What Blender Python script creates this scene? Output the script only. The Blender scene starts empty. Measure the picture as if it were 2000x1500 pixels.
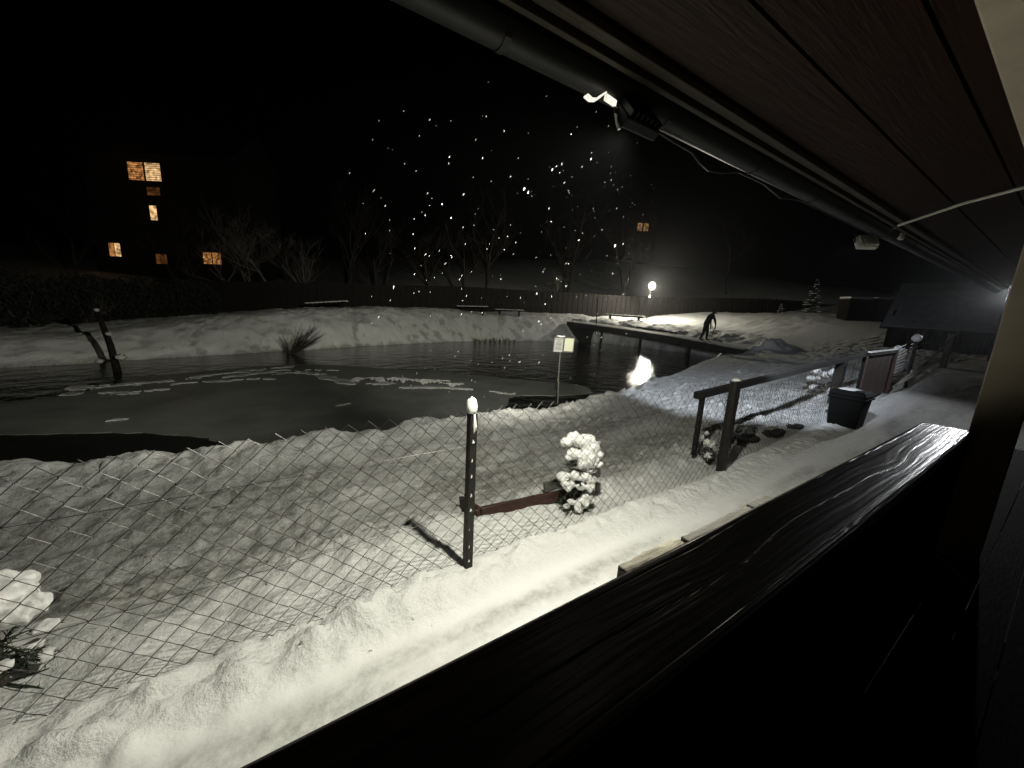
import bpy, math, random
import numpy as np
from mathutils import Vector, Matrix

random.seed(7)
RNG = np.random.default_rng(11)
SC = bpy.context.scene
COL = SC.collection

# ------------------------------------------------------------------ camera
# world axes: x runs along the house front, y points out over the pond, z up; z = 0 is the trodden path
def set_camera():
    yaw, pitch, roll = math.radians(56.7), math.radians(11.4), math.radians(2.9)
    f = Vector((math.cos(yaw), math.sin(yaw), 0)); r = Vector((math.sin(yaw), -math.cos(yaw), 0)); up = Vector((0, 0, 1))
    w = f * math.cos(pitch) - up * math.sin(pitch)
    u = up * math.cos(pitch) + f * math.sin(pitch)
    U = u * math.cos(roll) - r * math.sin(roll)
    R = r * math.cos(roll) + u * math.sin(roll)
    m = Matrix(((R.x, U.x, -w.x, 0), (R.y, U.y, -w.y, 0), (R.z, U.z, -w.z, 1.8), (0, 0, 0, 1)))
    cam = bpy.data.cameras.new('camera'); o = bpy.data.objects.new('camera', cam); COL.objects.link(o)
    o.matrix_world = m
    cam.sensor_fit = 'HORIZONTAL'; cam.sensor_width = 36.0; cam.lens = 721.0 / 2000.0 * 36.0
    cam.clip_start = 0.02; cam.clip_end = 600
    SC.camera = o
set_camera()

# ------------------------------------------------------------------ night sky and exposure
wd = bpy.data.worlds.new('World'); SC.world = wd; wd.use_nodes = True
nt = wd.node_tree; nt.nodes.clear()
sky = nt.nodes.new('ShaderNodeTexSky'); sky.sky_type = 'NISHITA'; sky.sun_disc = False
sky.sun_elevation = math.radians(-9.0); sky.sun_rotation = math.radians(200.0)
bg = nt.nodes.new('ShaderNodeBackground'); bg.inputs['Strength'].default_value = 0.05
wo = nt.nodes.new('ShaderNodeOutputWorld')
nt.links.new(sky.outputs[0], bg.inputs[0]); nt.links.new(bg.outputs[0], wo.inputs[0])
SC.view_settings.view_transform = 'Standard'; SC.view_settings.look = 'None'
SC.view_settings.exposure = 0.0; SC.view_settings.gamma = 1.0; SC.view_settings.use_curve_mapping = False
SC.cycles.max_bounces = 6; SC.cycles.diffuse_bounces = 3; SC.cycles.glossy_bounces = 3
SC.cycles.transparent_max_bounces = 8; SC.cycles.sample_clamp_indirect = 4.0
SC.cycles.caustics_reflective = False; SC.cycles.caustics_refractive = False
SC.cycles.use_denoising = True

# ------------------------------------------------------------------ helpers
class MB:
    def __init__(s): s.v = []; s.f = []
    def add(s, vs, fs):
        b = len(s.v); s.v.extend([tuple(p) for p in vs]); s.f.extend([tuple(b + i for i in q) for q in fs]); return s
    def box(s, c, size, rot=None):
        hx, hy, hz = size[0] / 2, size[1] / 2, size[2] / 2
        P = [Vector((x, y, z)) for x in (-hx, hx) for y in (-hy, hy) for z in (-hz, hz)]
        if rot is not None: P = [rot @ p for p in P]
        c = Vector(c)
        return s.add([c + p for p in P], [(0, 1, 3, 2), (4, 6, 7, 5), (0, 4, 5, 1), (2, 3, 7, 6), (0, 2, 6, 4), (1, 5, 7, 3)])
    def bar(s, a, b, wx, wz, upv=(0, 0, 1)):
        a = Vector(a); b = Vector(b); d = (b - a); L = d.length; d.normalize()
        n = Vector(upv); n = (n - d * n.dot(d))
        if n.length < 1e-4: n = Vector((1, 0, 0)) - d * d.x
        n.normalize(); t = d.cross(n)
        R = Matrix((d, t, n)).transposed()
        return s.box((a + b) / 2, (L, wx, wz), R)
    def tube(s, pts, rad, n=6, cap=True, squash=None):
        pts = [Vector(p) for p in pts]
        if not hasattr(rad, '__len__'): rad = [rad] * len(pts)
        b = len(s.v); prev = None
        for i, p in enumerate(pts):
            d = (pts[min(i + 1, len(pts) - 1)] - pts[max(i - 1, 0)])
            if d.length < 1e-9: d = Vector((0, 0, 1))
            d.normalize()
            if prev is None:
                a = Vector((0, 0, 1)) if abs(d.z) < 0.9 else Vector((1, 0, 0))
                nrm = (a - d * a.dot(d)).normalized()
            else:
                nrm = prev - d * prev.dot(d)
                if nrm.length < 1e-6: nrm = d.orthogonal()
                nrm.normalize()
            prev = nrm; t = d.cross(nrm)
            for k in range(n):
                an = 2 * math.pi * k / n
                s.v.append(tuple(p + (nrm * math.cos(an) + t * math.sin(an)) * rad[i]))
        for i in range(len(pts) - 1):
            for k in range(n):
                k2 = (k + 1) % n
                s.f.append((b + i * n + k, b + i * n + k2, b + (i + 1) * n + k2, b + (i + 1) * n + k))
        if cap:
            s.f.append(tuple(b + k for k in reversed(range(n))))
            e = b + (len(pts) - 1) * n
            s.f.append(tuple(e + k for k in range(n)))
        return s
    def blob(s, c, r, seed=0, rough=0.25, seg=10, rings=7, flat=0.0):
        rs = random.Random(seed); c = Vector(c)
        if not hasattr(r, '__len__'): r = (r, r, r)
        ph = [(rs.uniform(1, 3.4), rs.uniform(1, 3.4), rs.uniform(0, 6.28), rs.uniform(0, 6.28)) for _ in range(4)]
        vs = []; fs = []
        for i in range(rings + 1):
            th = math.pi * i / rings
            for k in range(seg):
                al = 2 * math.pi * k / seg
                d = Vector((math.sin(th) * math.cos(al), math.sin(th) * math.sin(al), math.cos(th)))
                w = 1 + rough * sum(math.sin(a * d.x * 2.6 + e) * math.sin(b * d.y * 2.6 + g + d.z * 3) for a, b, e, g in ph) / 2
                z = d.z * r[2] * w
                if flat and z < -flat * r[2]: z = -flat * r[2]
                vs.append(c + Vector((d.x * r[0] * w, d.y * r[1] * w, z)))
        for i in range(rings):
            for k in range(seg):
                k2 = (k + 1) % seg
                fs.append((i * seg + k, (i + 1) * seg + k, (i + 1) * seg + k2, i * seg + k2))
        return s.add(vs, fs)
    def prism(s, poly, z0, z1):
        n = len(poly)
        vs = [(x, y, z0) for x, y in poly] + [(x, y, z1) for x, y in poly]
        fs = [tuple(range(n - 1, -1, -1)), tuple(range(n, 2 * n))] + [(i, (i + 1) % n, n + (i + 1) % n, n + i) for i in range(n)]
        return s.add(vs, fs)
    def mesh(s, name, off=(0, 0, 0), smooth=False):
        me = bpy.data.meshes.new(name); o = Vector(off)
        me.from_pydata([tuple(Vector(p) - o) for p in s.v], [], s.f); me.update()
        if smooth: me.shade_smooth()
        return me

def tag(o, label=None, cat=None, group=None, kind=None):
    if label: o['label'] = label
    if cat: o['category'] = cat
    if group: o['group'] = group
    if kind: o['kind'] = kind
    return o
def thing(name, loc, label, cat, group=None):
    o = bpy.data.objects.new(name, None); o.location = loc; o.empty_display_size = 0.1
    COL.objects.link(o); return tag(o, label, cat, group)
def root_loc(p):
    l = Vector(p.location)
    while p.parent: p = p.parent; l = l + Vector(p.location)
    return l
def obj(name, mb, mat, parent=None, smooth=False, bevel=0.0, loc=None):
    """one mesh object; mb is in world coordinates unless loc is given (then local)"""
    if loc is not None: off = (0, 0, 0); place = Vector(loc)
    elif parent is not None: off = root_loc(parent); place = Vector((0, 0, 0))
    else: off = (0, 0, 0); place = Vector((0, 0, 0))
    me = mb.mesh(name, off, smooth) if isinstance(mb, MB) else mb
    if mat is not None and len(me.materials) == 0: me.materials.append(MAT[mat])
    o = bpy.data.objects.new(name, me); o.location = place; COL.objects.link(o)
    if parent is not None: o.parent = parent
    if bevel:
        b = o.modifiers.new('bevel', 'BEVEL'); b.width = bevel; b.segments = 2; b.limit_method = 'ANGLE'
    return o
def solo(name, mb, mat, label, cat, group=None, base=None, smooth=False, bevel=0.0):
    base = Vector(base) if base is not None else Vector(mb.v[0])
    me = mb.mesh(name, base, smooth); me.materials.append(MAT[mat])
    o = bpy.data.objects.new(name, me); o.location = base; COL.objects.link(o)
    if bevel:
        b = o.modifiers.new('bevel', 'BEVEL'); b.width = bevel; b.segments = 2; b.limit_method = 'ANGLE'
    return tag(o, label, cat, group)

# ------------------------------------------------------------------ materials
MAT = {}
def material(name, col, rough=0.6, var=0.25, scale=8.0, bump=0.3, bscale=None, metal=0.0, stretch=(1, 1, 1), spec=0.4, bdist=0.01, col2=None, coat=0.0):
    m = bpy.data.materials.new(name); m.use_nodes = True; n = m.node_tree; n.nodes.clear(); L = n.links
    out = n.nodes.new('ShaderNodeOutputMaterial'); p = n.nodes.new('ShaderNodeBsdfPrincipled'); L.new(p.outputs[0], out.inputs[0])
    tc = n.nodes.new('ShaderNodeTexCoord'); mp = n.nodes.new('ShaderNodeMapping'); mp.inputs['Scale'].default_value = stretch
    L.new(tc.outputs['Object'], mp.inputs[0])
    nz = n.nodes.new('ShaderNodeTexNoise'); nz.inputs['Scale'].default_value = scale; nz.inputs['Detail'].default_value = 6; nz.inputs['Roughness'].default_value = 0.62
    L.new(mp.outputs[0], nz.inputs['Vector'])
    rp = n.nodes.new('ShaderNodeValToRGB')
    c2 = col2 or tuple(min(1, c * (1 + var)) for c in col); c1 = tuple(c * (1 - var) for c in col) if col2 is None else col
    rp.color_ramp.elements[0].position = 0.3; rp.color_ramp.elements[1].position = 0.72
    rp.color_ramp.elements[0].color = (*c1, 1); rp.color_ramp.elements[1].color = (*c2, 1)
    L.new(nz.outputs['Fac'], rp.inputs[0]); L.new(rp.outputs[0], p.inputs['Base Color'])
    p.inputs['Roughness'].default_value = rough; p.inputs['Metallic'].default_value = metal
    p.inputs['Specular IOR Level'].default_value = spec; p.inputs['Coat Weight'].default_value = coat
    if bump:
        n2 = n.nodes.new('ShaderNodeTexNoise'); n2.inputs['Scale'].default_value = bscale or scale * 3; n2.inputs['Detail'].default_value = 5
        L.new(mp.outputs[0], n2.inputs['Vector'])
        b = n.nodes.new('ShaderNodeBump'); b.inputs['Strength'].default_value = bump; b.inputs['Distance'].default_value = bdist
        L.new(n2.outputs['Fac'], b.inputs['Height']); L.new(b.outputs[0], p.inputs['Normal'])
    MAT[name] = m; return m
def emitter(name, col, strength, noise=0.0, scale=6.0):
    m = bpy.data.materials.new(name); m.use_nodes = True; n = m.node_tree; n.nodes.clear()
    out = n.nodes.new('ShaderNodeOutputMaterial'); e = n.nodes.new('ShaderNodeEmission')
    e.inputs[0].default_value = (*col, 1); e.inputs[1].default_value = strength
    if noise:
        tc = n.nodes.new('ShaderNodeTexCoord'); nz = n.nodes.new('ShaderNodeTexNoise'); nz.inputs['Scale'].default_value = scale
        mr = n.nodes.new('ShaderNodeMapRange'); mr.inputs[1].default_value = .3; mr.inputs[2].default_value = .7
        mr.inputs[3].default_value = strength * (1 - noise); mr.inputs[4].default_value = strength * (1 + noise)
        n.links.new(tc.outputs['Object'], nz.inputs['Vector']); n.links.new(nz.outputs['Fac'], mr.inputs[0]); n.links.new(mr.outputs[0], e.inputs[1])
    n.links.new(e.outputs[0], out.inputs[0]); MAT[name] = m
def snow_ground():
    m = bpy.data.materials.new('snow_ground'); m.use_nodes = True; n = m.node_tree; n.nodes.clear(); L = n.links
    out = n.nodes.new('ShaderNodeOutputMaterial'); p = n.nodes.new('ShaderNodeBsdfPrincipled'); L.new(p.outputs[0], out.inputs[0])
    tc = n.nodes.new('ShaderNodeTexCoord')
    at = n.nodes.new('ShaderNodeAttribute'); at.attribute_name = 'thin'
    nz = n.nodes.new('ShaderNodeTexNoise'); nz.inputs['Scale'].default_value = 14; nz.inputs['Detail'].default_value = 8; nz.inputs['Roughness'].default_value = 0.7
    L.new(tc.outputs['Object'], nz.inputs['Vector'])
    ad = n.nodes.new('ShaderNodeMath'); ad.operation = 'MULTIPLY'; L.new(at.outputs['Fac'], ad.inputs[0])
    mr = n.nodes.new('ShaderNodeMapRange'); mr.inputs[1].default_value = .36; mr.inputs[2].default_value = .70; mr.inputs[3].default_value = 0.35; mr.inputs[4].default_value = 1.0
    L.new(nz.outputs['Fac'], mr.inputs[0]); L.new(mr.outputs[0], ad.inputs[1])
    mx = n.nodes.new('ShaderNodeMix'); mx.data_type = 'RGBA'
    mx.inputs[6].default_value = (.80, .80, .785, 1); mx.inputs[7].default_value = (.15, .145, .115, 1)
    L.new(ad.outputs[0], mx.inputs[0])
    # tiny dirt and twigs
    vz = n.nodes.new('ShaderNodeTexNoise'); vz.inputs['Scale'].default_value = 17; vz.inputs['Detail'].default_value = 3
    L.new(tc.outputs['Object'], vz.inputs['Vector'])
    vr = n.nodes.new('ShaderNodeMapRange'); vr.inputs[1].default_value = .72; vr.inputs[2].default_value = .77; L.new(vz.outputs['Fac'], vr.inputs[0])
    m2 = n.nodes.new('ShaderNodeMix'); m2.data_type = 'RGBA'; m2.inputs[7].default_value = (.10, .085, .06, 1)
    L.new(vr.outputs[0], m2.inputs[0]); L.new(mx.outputs[2], m2.inputs[6]); L.new(m2.outputs[2], p.inputs['Base Color'])
    p.inputs['Roughness'].default_value = .75; p.inputs['Specular IOR Level'].default_value = .25
    b1 = n.nodes.new('ShaderNodeBump'); b1.inputs['Strength'].default_value = .8; b1.inputs['Distance'].default_value = .045
    n2 = n.nodes.new('ShaderNodeTexNoise'); n2.inputs['Scale'].default_value = 15; n2.inputs['Detail'].default_value = 8; n2.inputs['Roughness'].default_value = .65
    L.new(tc.outputs['Object'], n2.inputs['Vector']); ar = n.nodes.new('ShaderNodeAttribute'); ar.attribute_name = 'crumb'; L.new(ar.outputs['Fac'], b1.inputs['Strength']); L.new(n2.outputs['Fac'], b1.inputs['Height']); L.new(b1.outputs[0], p.inputs['Normal'])
    MAT['snow_ground'] = m
snow_ground()
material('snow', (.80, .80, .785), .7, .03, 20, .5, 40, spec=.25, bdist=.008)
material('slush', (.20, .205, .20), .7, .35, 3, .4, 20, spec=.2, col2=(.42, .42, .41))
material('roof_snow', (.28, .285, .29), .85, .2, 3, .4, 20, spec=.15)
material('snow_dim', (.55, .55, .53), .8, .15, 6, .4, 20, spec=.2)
def water_mat():
    m = bpy.data.materials.new('water'); m.use_nodes = True; n = m.node_tree; n.nodes.clear(); L = n.links
    out = n.nodes.new('ShaderNodeOutputMaterial'); p = n.nodes.new('ShaderNodeBsdfPrincipled'); L.new(p.outputs[0], out.inputs[0])
    p.inputs['Base Color'].default_value = (.008, .010, .009, 1); p.inputs['Roughness'].default_value = .02; p.inputs['IOR'].default_value = 1.33
    tc = n.nodes.new('ShaderNodeTexCoord'); mp = n.nodes.new('ShaderNodeMapping'); mp.inputs['Scale'].default_value = (1, 1, 1)
    L.new(tc.outputs['Object'], mp.inputs[0])
    nz = n.nodes.new('ShaderNodeTexNoise'); nz.inputs['Scale'].default_value = 1.9; nz.inputs['Detail'].default_value = 5; nz.inputs['Roughness'].default_value = .6
    L.new(mp.outputs[0], nz.inputs['Vector'])
    b = n.nodes.new('ShaderNodeBump'); b.inputs['Strength'].default_value = .5; b.inputs['Distance'].default_value = .10
    L.new(nz.outputs['Fac'], b.inputs['Height']); L.new(b.outputs[0], p.inputs['Normal']); MAT['water'] = m
water_mat()
material('ice', (.085, .09, .085), .42, .3, 1.3, .15, 9, spec=.35, col2=(.15, .155, .145))
material('wood_rail', (.016, .0135, .011), .30, .45, 3.0, .2, 12.0, stretch=(.6, 16, 16), spec=.32, bdist=.004, col2=(.075, .064, .05))
material('wood_dark', (.012, .010, .008), .85, .5, 4, .5, 14, stretch=(1, 6, 6), spec=.08)
material('wood_post', (.005, .0042, .0034), .85, .4, 6, .5, 20, stretch=(5, 5, 1))
material('wood_weathered', (.075, .062, .045), .8, .4, 7, .9, 16, stretch=(1.2, 7, 7), col2=(.42, .39, .32))
material('wood_grey', (.06, .058, .052), .75, .4, 4, .7, 12, stretch=(.8, 9, 9), col2=(.17, .165, .15))
material('soffit', (.021, .0062, .0016), .55, .35, 2.5, .4, 9, stretch=(.5, 7, 7))
material('fascia', (.04, .031, .020), .6, .3, 3, .3, 10, stretch=(.5, 7, 7))
material('beam_paint', (.62, .55, .42), .6, .12, 5, .25, 25)
material('gutter', (.022, .022, .021), .45, .3, 5, .15, 20, metal=.3)
material('bracket', (.04, .04, .04), .4, .2, 9, .1, 20, metal=.7)
material('black_plastic', (.008, .008, .008), .45, .2, 9, .1, 20)
material('white_plastic', (.75, .74, .70), .4, .05, 9, .05, 20)
material('iron', (.030, .027, .025), .5, .4, 14, .4, 40, metal=.5)
material('wire', (.020, .017, .015), .38, .4, 30, .2, 60, metal=.25, spec=.5)
material('wire_bright', (.07, .07, .068), .6, .2, 30, .1, 60, metal=.2)
material('needles', (.020, .032, .014), .7, .5, 12, 0)
material('needles_far', (.015, .022, .012), .8, .4, 12, 0)
material('bark', (.060, .050, .042), .85, .35, 7, .6, 18, stretch=(4, 4, 1))
material('bark_snow', (.20, .19, .17), .85, .4, 5, .6, 18, stretch=(4, 4, 1))
material('twig', (.035, .028, .020), .8, .3, 8, 0)
material('red_board', (.045, .017, .012), .65, .35, 5, .5, 16, stretch=(1, 6, 6))
material('panel_brown', (.04, .016, .010), .6, .3, 4, .3, 14, stretch=(5, 5, 1))
material('far_fence', (.009, .006, .0045), .75, .4, 3, .3, 14, stretch=(5, 5, 1))
material('hedge', (.010, .012, .008), .9, .5, 6, 0)
material('stone', (.022, .021, .019), .75, .5, 5, .8, 14, bdist=.03)
material('rubber', (.002, .0022, .002), .8, .3, 6, .3, 16, spec=.12)
material('plaster_dark', (.022, .018, .015), .85, .15, 2, .2, 9)
material('roof_dark', (.02, .018, .016), .8, .2, 2, .2, 9)
material('concrete', (.030, .029, .027), .8, .4, 3, .5, 12)
material('trousers', (.004, .004, .005), .9, .2, 20, .2, 40)
material('coat', (.006, .006, .007), .9, .2, 20, .2, 40)
material('skin', (.35, .22, .16), .6, .1, 20, 0)
material('net', (.10, .10, .09), .8, .2, 20, 0)
material('paper', (.33, .33, .32), .7, .03, 10, 0)
material('print', (.05, .05, .05), .7, .1, 10, 0)
material('paper_yellow', (.50, .51, .38), .7, .04, 10, 0)
material('sign_board', (.05, .048, .040), .6, .2, 10, 0)
material('grass_dead', (.085, .07, .04), .85, .4, 10, 0)
material('leaf_dead', (.055, .048, .028), .7, .5, 14, 0)
material('blind', (.10, .045, .018), .7, .2, 10, 0)
emitter('window_warm', (1.0, .42, .13), .42, .85, 2.6)
emitter('window_dim', (1.0, .38, .12), .07, .9, 2.0)
emitter('window_bright', (1.0, .62, .28), .75, .75, 2.4)
emitter('lamp_glow', (1.0, .95, .72), 14)
emitter('led', (1.0, .96, .84), 25)
emitter('plate_glow', (1.0, .96, .80), 1.1, .35, 30)  # glow standing in for lamplight on the hood plates
emitter('led_cool', (.82, .90, 1.0), 12)
emitter('window_far', (1.0, .55, .22), .13, .95, 2.6)

# ------------------------------------------------------------------ terrain
def hash2(ix, iy, seed):
    h = (ix.astype(np.int64) * 374761393 + iy.astype(np.int64) * 668265263 + seed * 974711) & 0x7fffffff
    h = ((h ^ (h >> 13)) * 1274126177) & 0x7fffffff
    return ((h ^ (h >> 16)) & 0xffff) / 65535.0
def vnoise(x, y, seed=0):
    ix = np.floor(x); iy = np.floor(y); fx = x - ix; fy = y - iy
    fx = fx * fx * fx * (fx * (fx * 6 - 15) + 10); fy = fy * fy * fy * (fy * (fy * 6 - 15) + 10)
    a = hash2(ix, iy, seed); b = hash2(ix + 1, iy, seed); c = hash2(ix, iy + 1, seed); d = hash2(ix + 1, iy + 1, seed)
    return (a + (b - a) * fx) * (1 - fy) + (c + (d - c) * fx) * fy - 0.5
def fbm(x, y, seed=0, oct=4, gain=.5):
    s = 0; a = 1.0; f = 1.0
    for o in range(oct):
        ca, sa = math.cos(o * 1.1), math.sin(o * 1.1)
        s = s + a * vnoise((x * ca - y * sa) * f + o * 17.3, (x * sa + y * ca) * f - o * 9.1, seed + o); a *= gain; f *= 2.03
    return s
def sstep(a, b, x):
    t = np.clip((x - a) / (b - a), 0, 1); return t * t * (3 - 2 * t)

POND = [(-16, 6.6), (-8, 6.4), (-4, 6.5), (-2.4, 6.3), (-.25, 5.75), (2.4, 5.75), (5.4, 6.1), (9.6, 7.2), (14, 8.7), (19.5, 10.6), (21.6, 11.6),
        (22.0, 14), (21.9, 18), (21, 20.8), (18.3, 21.2), (14, 21.7), (10.1, 21.6), (5, 19.8), (1.2, 18.1), (-2, 16.5), (-5.75, 14.5), (-10, 12.6), (-16, 10.5), (-20, 8.5)]
CTRL = [(-12, 1, 0), (-5, 1, 0), (0, 1, 0), (4, 1, 0), (6, 1, .02), (8, 1, .10), (10, 1.2, .28), (12, 1.5, .45), (14, 2, .62), (17.5, 2, .80), (24, 2, .85), (30, 1, .9),
        (8, -2, .1), (20, -2, .8), (40, -3, 1.2), (-5, 2.2, 0), (0, 2.2, .01), (4.3, 2.1, .03), (6.3, 2.4, .10), (8.5, 2.4, .2), (10.7, 2.4, .38),
        (-4, 2.6, .0), (-1.5, 2.6, .0), (.5, 2.6, .0), (2.5, 2.6, .0), (-6, 3.7, -.30), (-2, 3.6, -.34), (0, 3.6, -.34), (2, 3.7, -.30), (4, 3.9, -.2), (8, 4, .0), (12, 4.5, .22), (16, 5, .42), (20, 6, .55),
        (-6, 5.6, .02), (-2.4, 5.5, .03), (0, 5.0, .04), (2.4, 5.0, .04), (5.4, 5.35, .03), (9.6, 6.4, .03), (14, 7.9, .06), (20, 9.6, .12),
        (23, 12, .62), (23, 17, 1.0), (23, 22, 1.3), (26, 9, .8), (30, 14, 1.2), (30, 22, 1.62),
        (38.8, 17.4, 2.5), (44, 14, 2.9), (49, 11, 2.8), (35, 8, 1.6), (45, 0, 1.5),
        (18, 25, 1.5), (10, 25.2, 1.6), (5, 23, 1.50), (1.5, 21.3, 1.28), (-2, 19.6, .82), (-5.75, 17.8, .25), (-10, 16, .0), (-16, 14, 0),
        (-4, 34, .5), (13.5, 29, 1.4), (30, 24, 1.68), (45, 19.6, 2.75),
        (0, 60, 3.0), (20, 50, 6), (40, 40, 7.5), (60, 30, 8), (70, 10, 5), (-30, 50, 2), (-40, 20, 0), (-22, 0, 0), (-20, 70, 4), (30, 95, 13), (95, 60, 13), (95, 0, 6), (-60, 90, 6)]
_P = np.array(CTRL, float)
def _k(r2): return np.where(r2 > 0, .5 * r2 * np.log(np.maximum(r2, 1e-12)), 0)
_n = len(_P); _A = np.zeros((_n + 3, _n + 3)); _d2 = ((_P[:, None, :2] - _P[None, :, :2]) ** 2).sum(-1)
_A[:_n, :_n] = _k(_d2) + np.eye(_n) * .05; _A[:_n, _n] = 1; _A[:_n, _n + 1:] = _P[:, :2]; _A[_n, :_n] = 1; _A[_n + 1:, :_n] = _P[:, :2].T
_W = np.linalg.solve(_A, np.concatenate([_P[:, 2], [0, 0, 0]]))
def base_h(x, y):
    s = _W[_n] + _W[_n + 1] * x + _W[_n + 2] * y
    for i in range(_n): s = s + _W[i] * _k((x - _P[i, 0]) ** 2 + (y - _P[i, 1]) ** 2)
    return s
def pond_sd(x, y):
    d = np.full(np.shape(x), 1e9); ins = np.zeros(np.shape(x), bool); m = len(POND)
    for i in range(m):
        ax, ay = POND[i]; bx, by = POND[(i + 1) % m]; ex, ey = bx - ax, by - ay
        t = np.clip(((x - ax) * ex + (y - ay) * ey) / (ex * ex + ey * ey), 0, 1)
        d = np.minimum(d, (x - ax - t * ex) ** 2 + (y - ay - t * ey) ** 2)
        c = ((ay > y) != (by > y)) & (x < (bx - ax) * (y - ay) / (by - ay + 1e-12) + ax)
        ins ^= c
    d = np.sqrt(d); return np.where(ins, -d, d)
WATER = -0.40
FOOT = [(-1.6 + .42 * i, 3.55 + (.14 if i % 2 else -.1) + .12 * math.sin(i * 1.3)) for i in range(9)] + [(2.9 + .30 * i, 2.75 + .33 * i + (.1 if i % 2 else -.1)) for i in range(7)] + [(-.9 + .38 * i, 4.3 - .06 * i + (.1 if i % 2 else -.1)) for i in range(8)]
def height(x, y):
    x = np.asarray(x, float); y = np.asarray(y, float)
    b = base_h(x, y)
    # the ploughed ridge between path and fence
    w = .05 * fbm(x * .9, y * .2, 5, 3)
    yc = np.interp(x, [-3, 0, 2, 5, 9], [1.80, 1.86, 1.93, 1.98, 2.0]); wd = np.interp(x, [-3, 0, 1.5, 5], [.22, .17, .11, .11])
    rid = np.exp(-((y - yc - w * 2) / wd) ** 2)
    near = sstep(14, 9, x)
    lump = fbm(x * 9, y * 9, 21, 4, .6)
    b = b + near * rid * (.055 + .10 * lump + .05 * fbm(x * 2.6, y * 2.6, 31, 2) + .06 * np.maximum(fbm(x * 14, y * 14, 33, 3, .6), 0)) * np.interp(x, [-2, .5, 2], [1.2, .85, .55])
    onpath = sstep(.3, .5, y) * sstep(1.82, 1.66, y) * sstep(13, 9, x)
    b = b + onpath * (.016 * fbm(x * .9, y * 6, 41, 3) - .02 + .006 * fbm(x * 5, y * 7, 43, 3, .5)) + (1 - onpath) * 0
    # the trodden track
    b = b - onpath * .022 * np.exp(-((y - 1.05 - .1 * fbm(x * .5, y * .1, 45, 2)) / .28) ** 2)
    mead = sstep(2.05, 2.4, y) * sstep(30, 20, y)
    fine = sstep(10, 6, y)
    st = fbm(x * 2.2 + y * .5, y * 6.5 - x * 1.1, 51, 4, .55)
    b = b + mead * fine * (.040 * st + .045 * np.maximum(fbm(x * 6, y * 7, 61, 3, .6), -.12) + .075 * np.maximum(fbm(x * 11, y * 13, 65, 2, .7), -.06) * np.clip(.15 + 3.0 * fbm(x * 1.1, y * 1.4, 68, 3), 0, 1.4))
    # tussocks on the slope by the second lamp
    b = b + .05 * sstep(5, 7, x) * mead * fine * fbm(x * 3.4, y * 3.4, 63, 3, .6)
    # drift just behind the ridge, then a hollow
    b = b + near * .085 * np.exp(-((y - 2.55 - .25 * fbm(x * 1.3, x * .2 + 3, 66, 3)) / .28) ** 2) * (1 + fbm(x * 3, y * 3, 67, 3))
    for fx, fy in FOOT: b = b - .035 * np.exp(-(((x - fx) / .13) ** 2 + ((y - fy) / .065) ** 2) ** 2) + .012 * np.exp(-((np.hypot((x - fx) / 1.5, y - fy) - .11) / .04) ** 2)
    crest = np.exp(-((y - np.interp(x, [-12, -2.4, 0, 2.4, 5.4, 9.6, 14, 20], [5.7, 5.55, 5.05, 5.05, 5.4, 6.45, 8, 9.8])) / .38) ** 2)
    b = b + crest * (.0 + .15 * fbm(x * 2.6 + y * .5, y * .6, 71, 3) * sstep(4, 0, x) + .09 * fbm(x * 1.7, y * .7, 72, 3) * sstep(0, 4, x) + .075 * fbm(x * 5, y * 5, 75, 4, .6)) * sstep(22, 19, x)
    far = sstep(9, 14, y)
    b = b + far * (.14 * fbm(x * .55, y * .55, 81, 4) + .075 * fbm(x * 2.4, y * 2.4, 83, 4, .6))
    right = sstep(10, 13, x) * sstep(9, 6, y)
    b = b + right * (.02 * fbm(x * .9, y * 2.2, 85, 3) + .012 * fbm(x * 4, y * 5, 87, 3))
    # shovelled heap beside the jetty, rough bank behind it
    b = b + .50 * np.exp(-(((x - 21.6) / 1.3) ** 2 + ((y - 8.9) / .8) ** 2)) * (1 + 1.3 * fbm(x * 1.6, y * 1.6, 91, 4, .6))
    bk = sstep(21.3, 22.2, x) * sstep(30, 25, x) * sstep(9.5, 11, y) * sstep(25, 22, y)
    b = b + bk * .28 * fbm(x * 1.1, y * 1.1, 95, 4, .6)
    sd = pond_sd(x, y) + .22 * fbm(x * .8, y * .8, 97, 3) + .08 * fbm(x * 3, y * 3, 98, 2)
    wdt = np.where(y > np.interp(x, [-16, -5, 0, 10, 20], [8.5, 9.5, 11, 14, 15]), 3.4, .75)
    wdt = np.where(x > 21.2, 1.6, wdt)
    t = np.clip((sd + .25) / (wdt + .25), 0, 1); t = np.sin(t * math.pi / 2) ** 1.15
    return (-.95) * (1 - t) + b * t
def gz(x, y): return float(height(np.array([x]), np.array([y]))[0])

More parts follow.
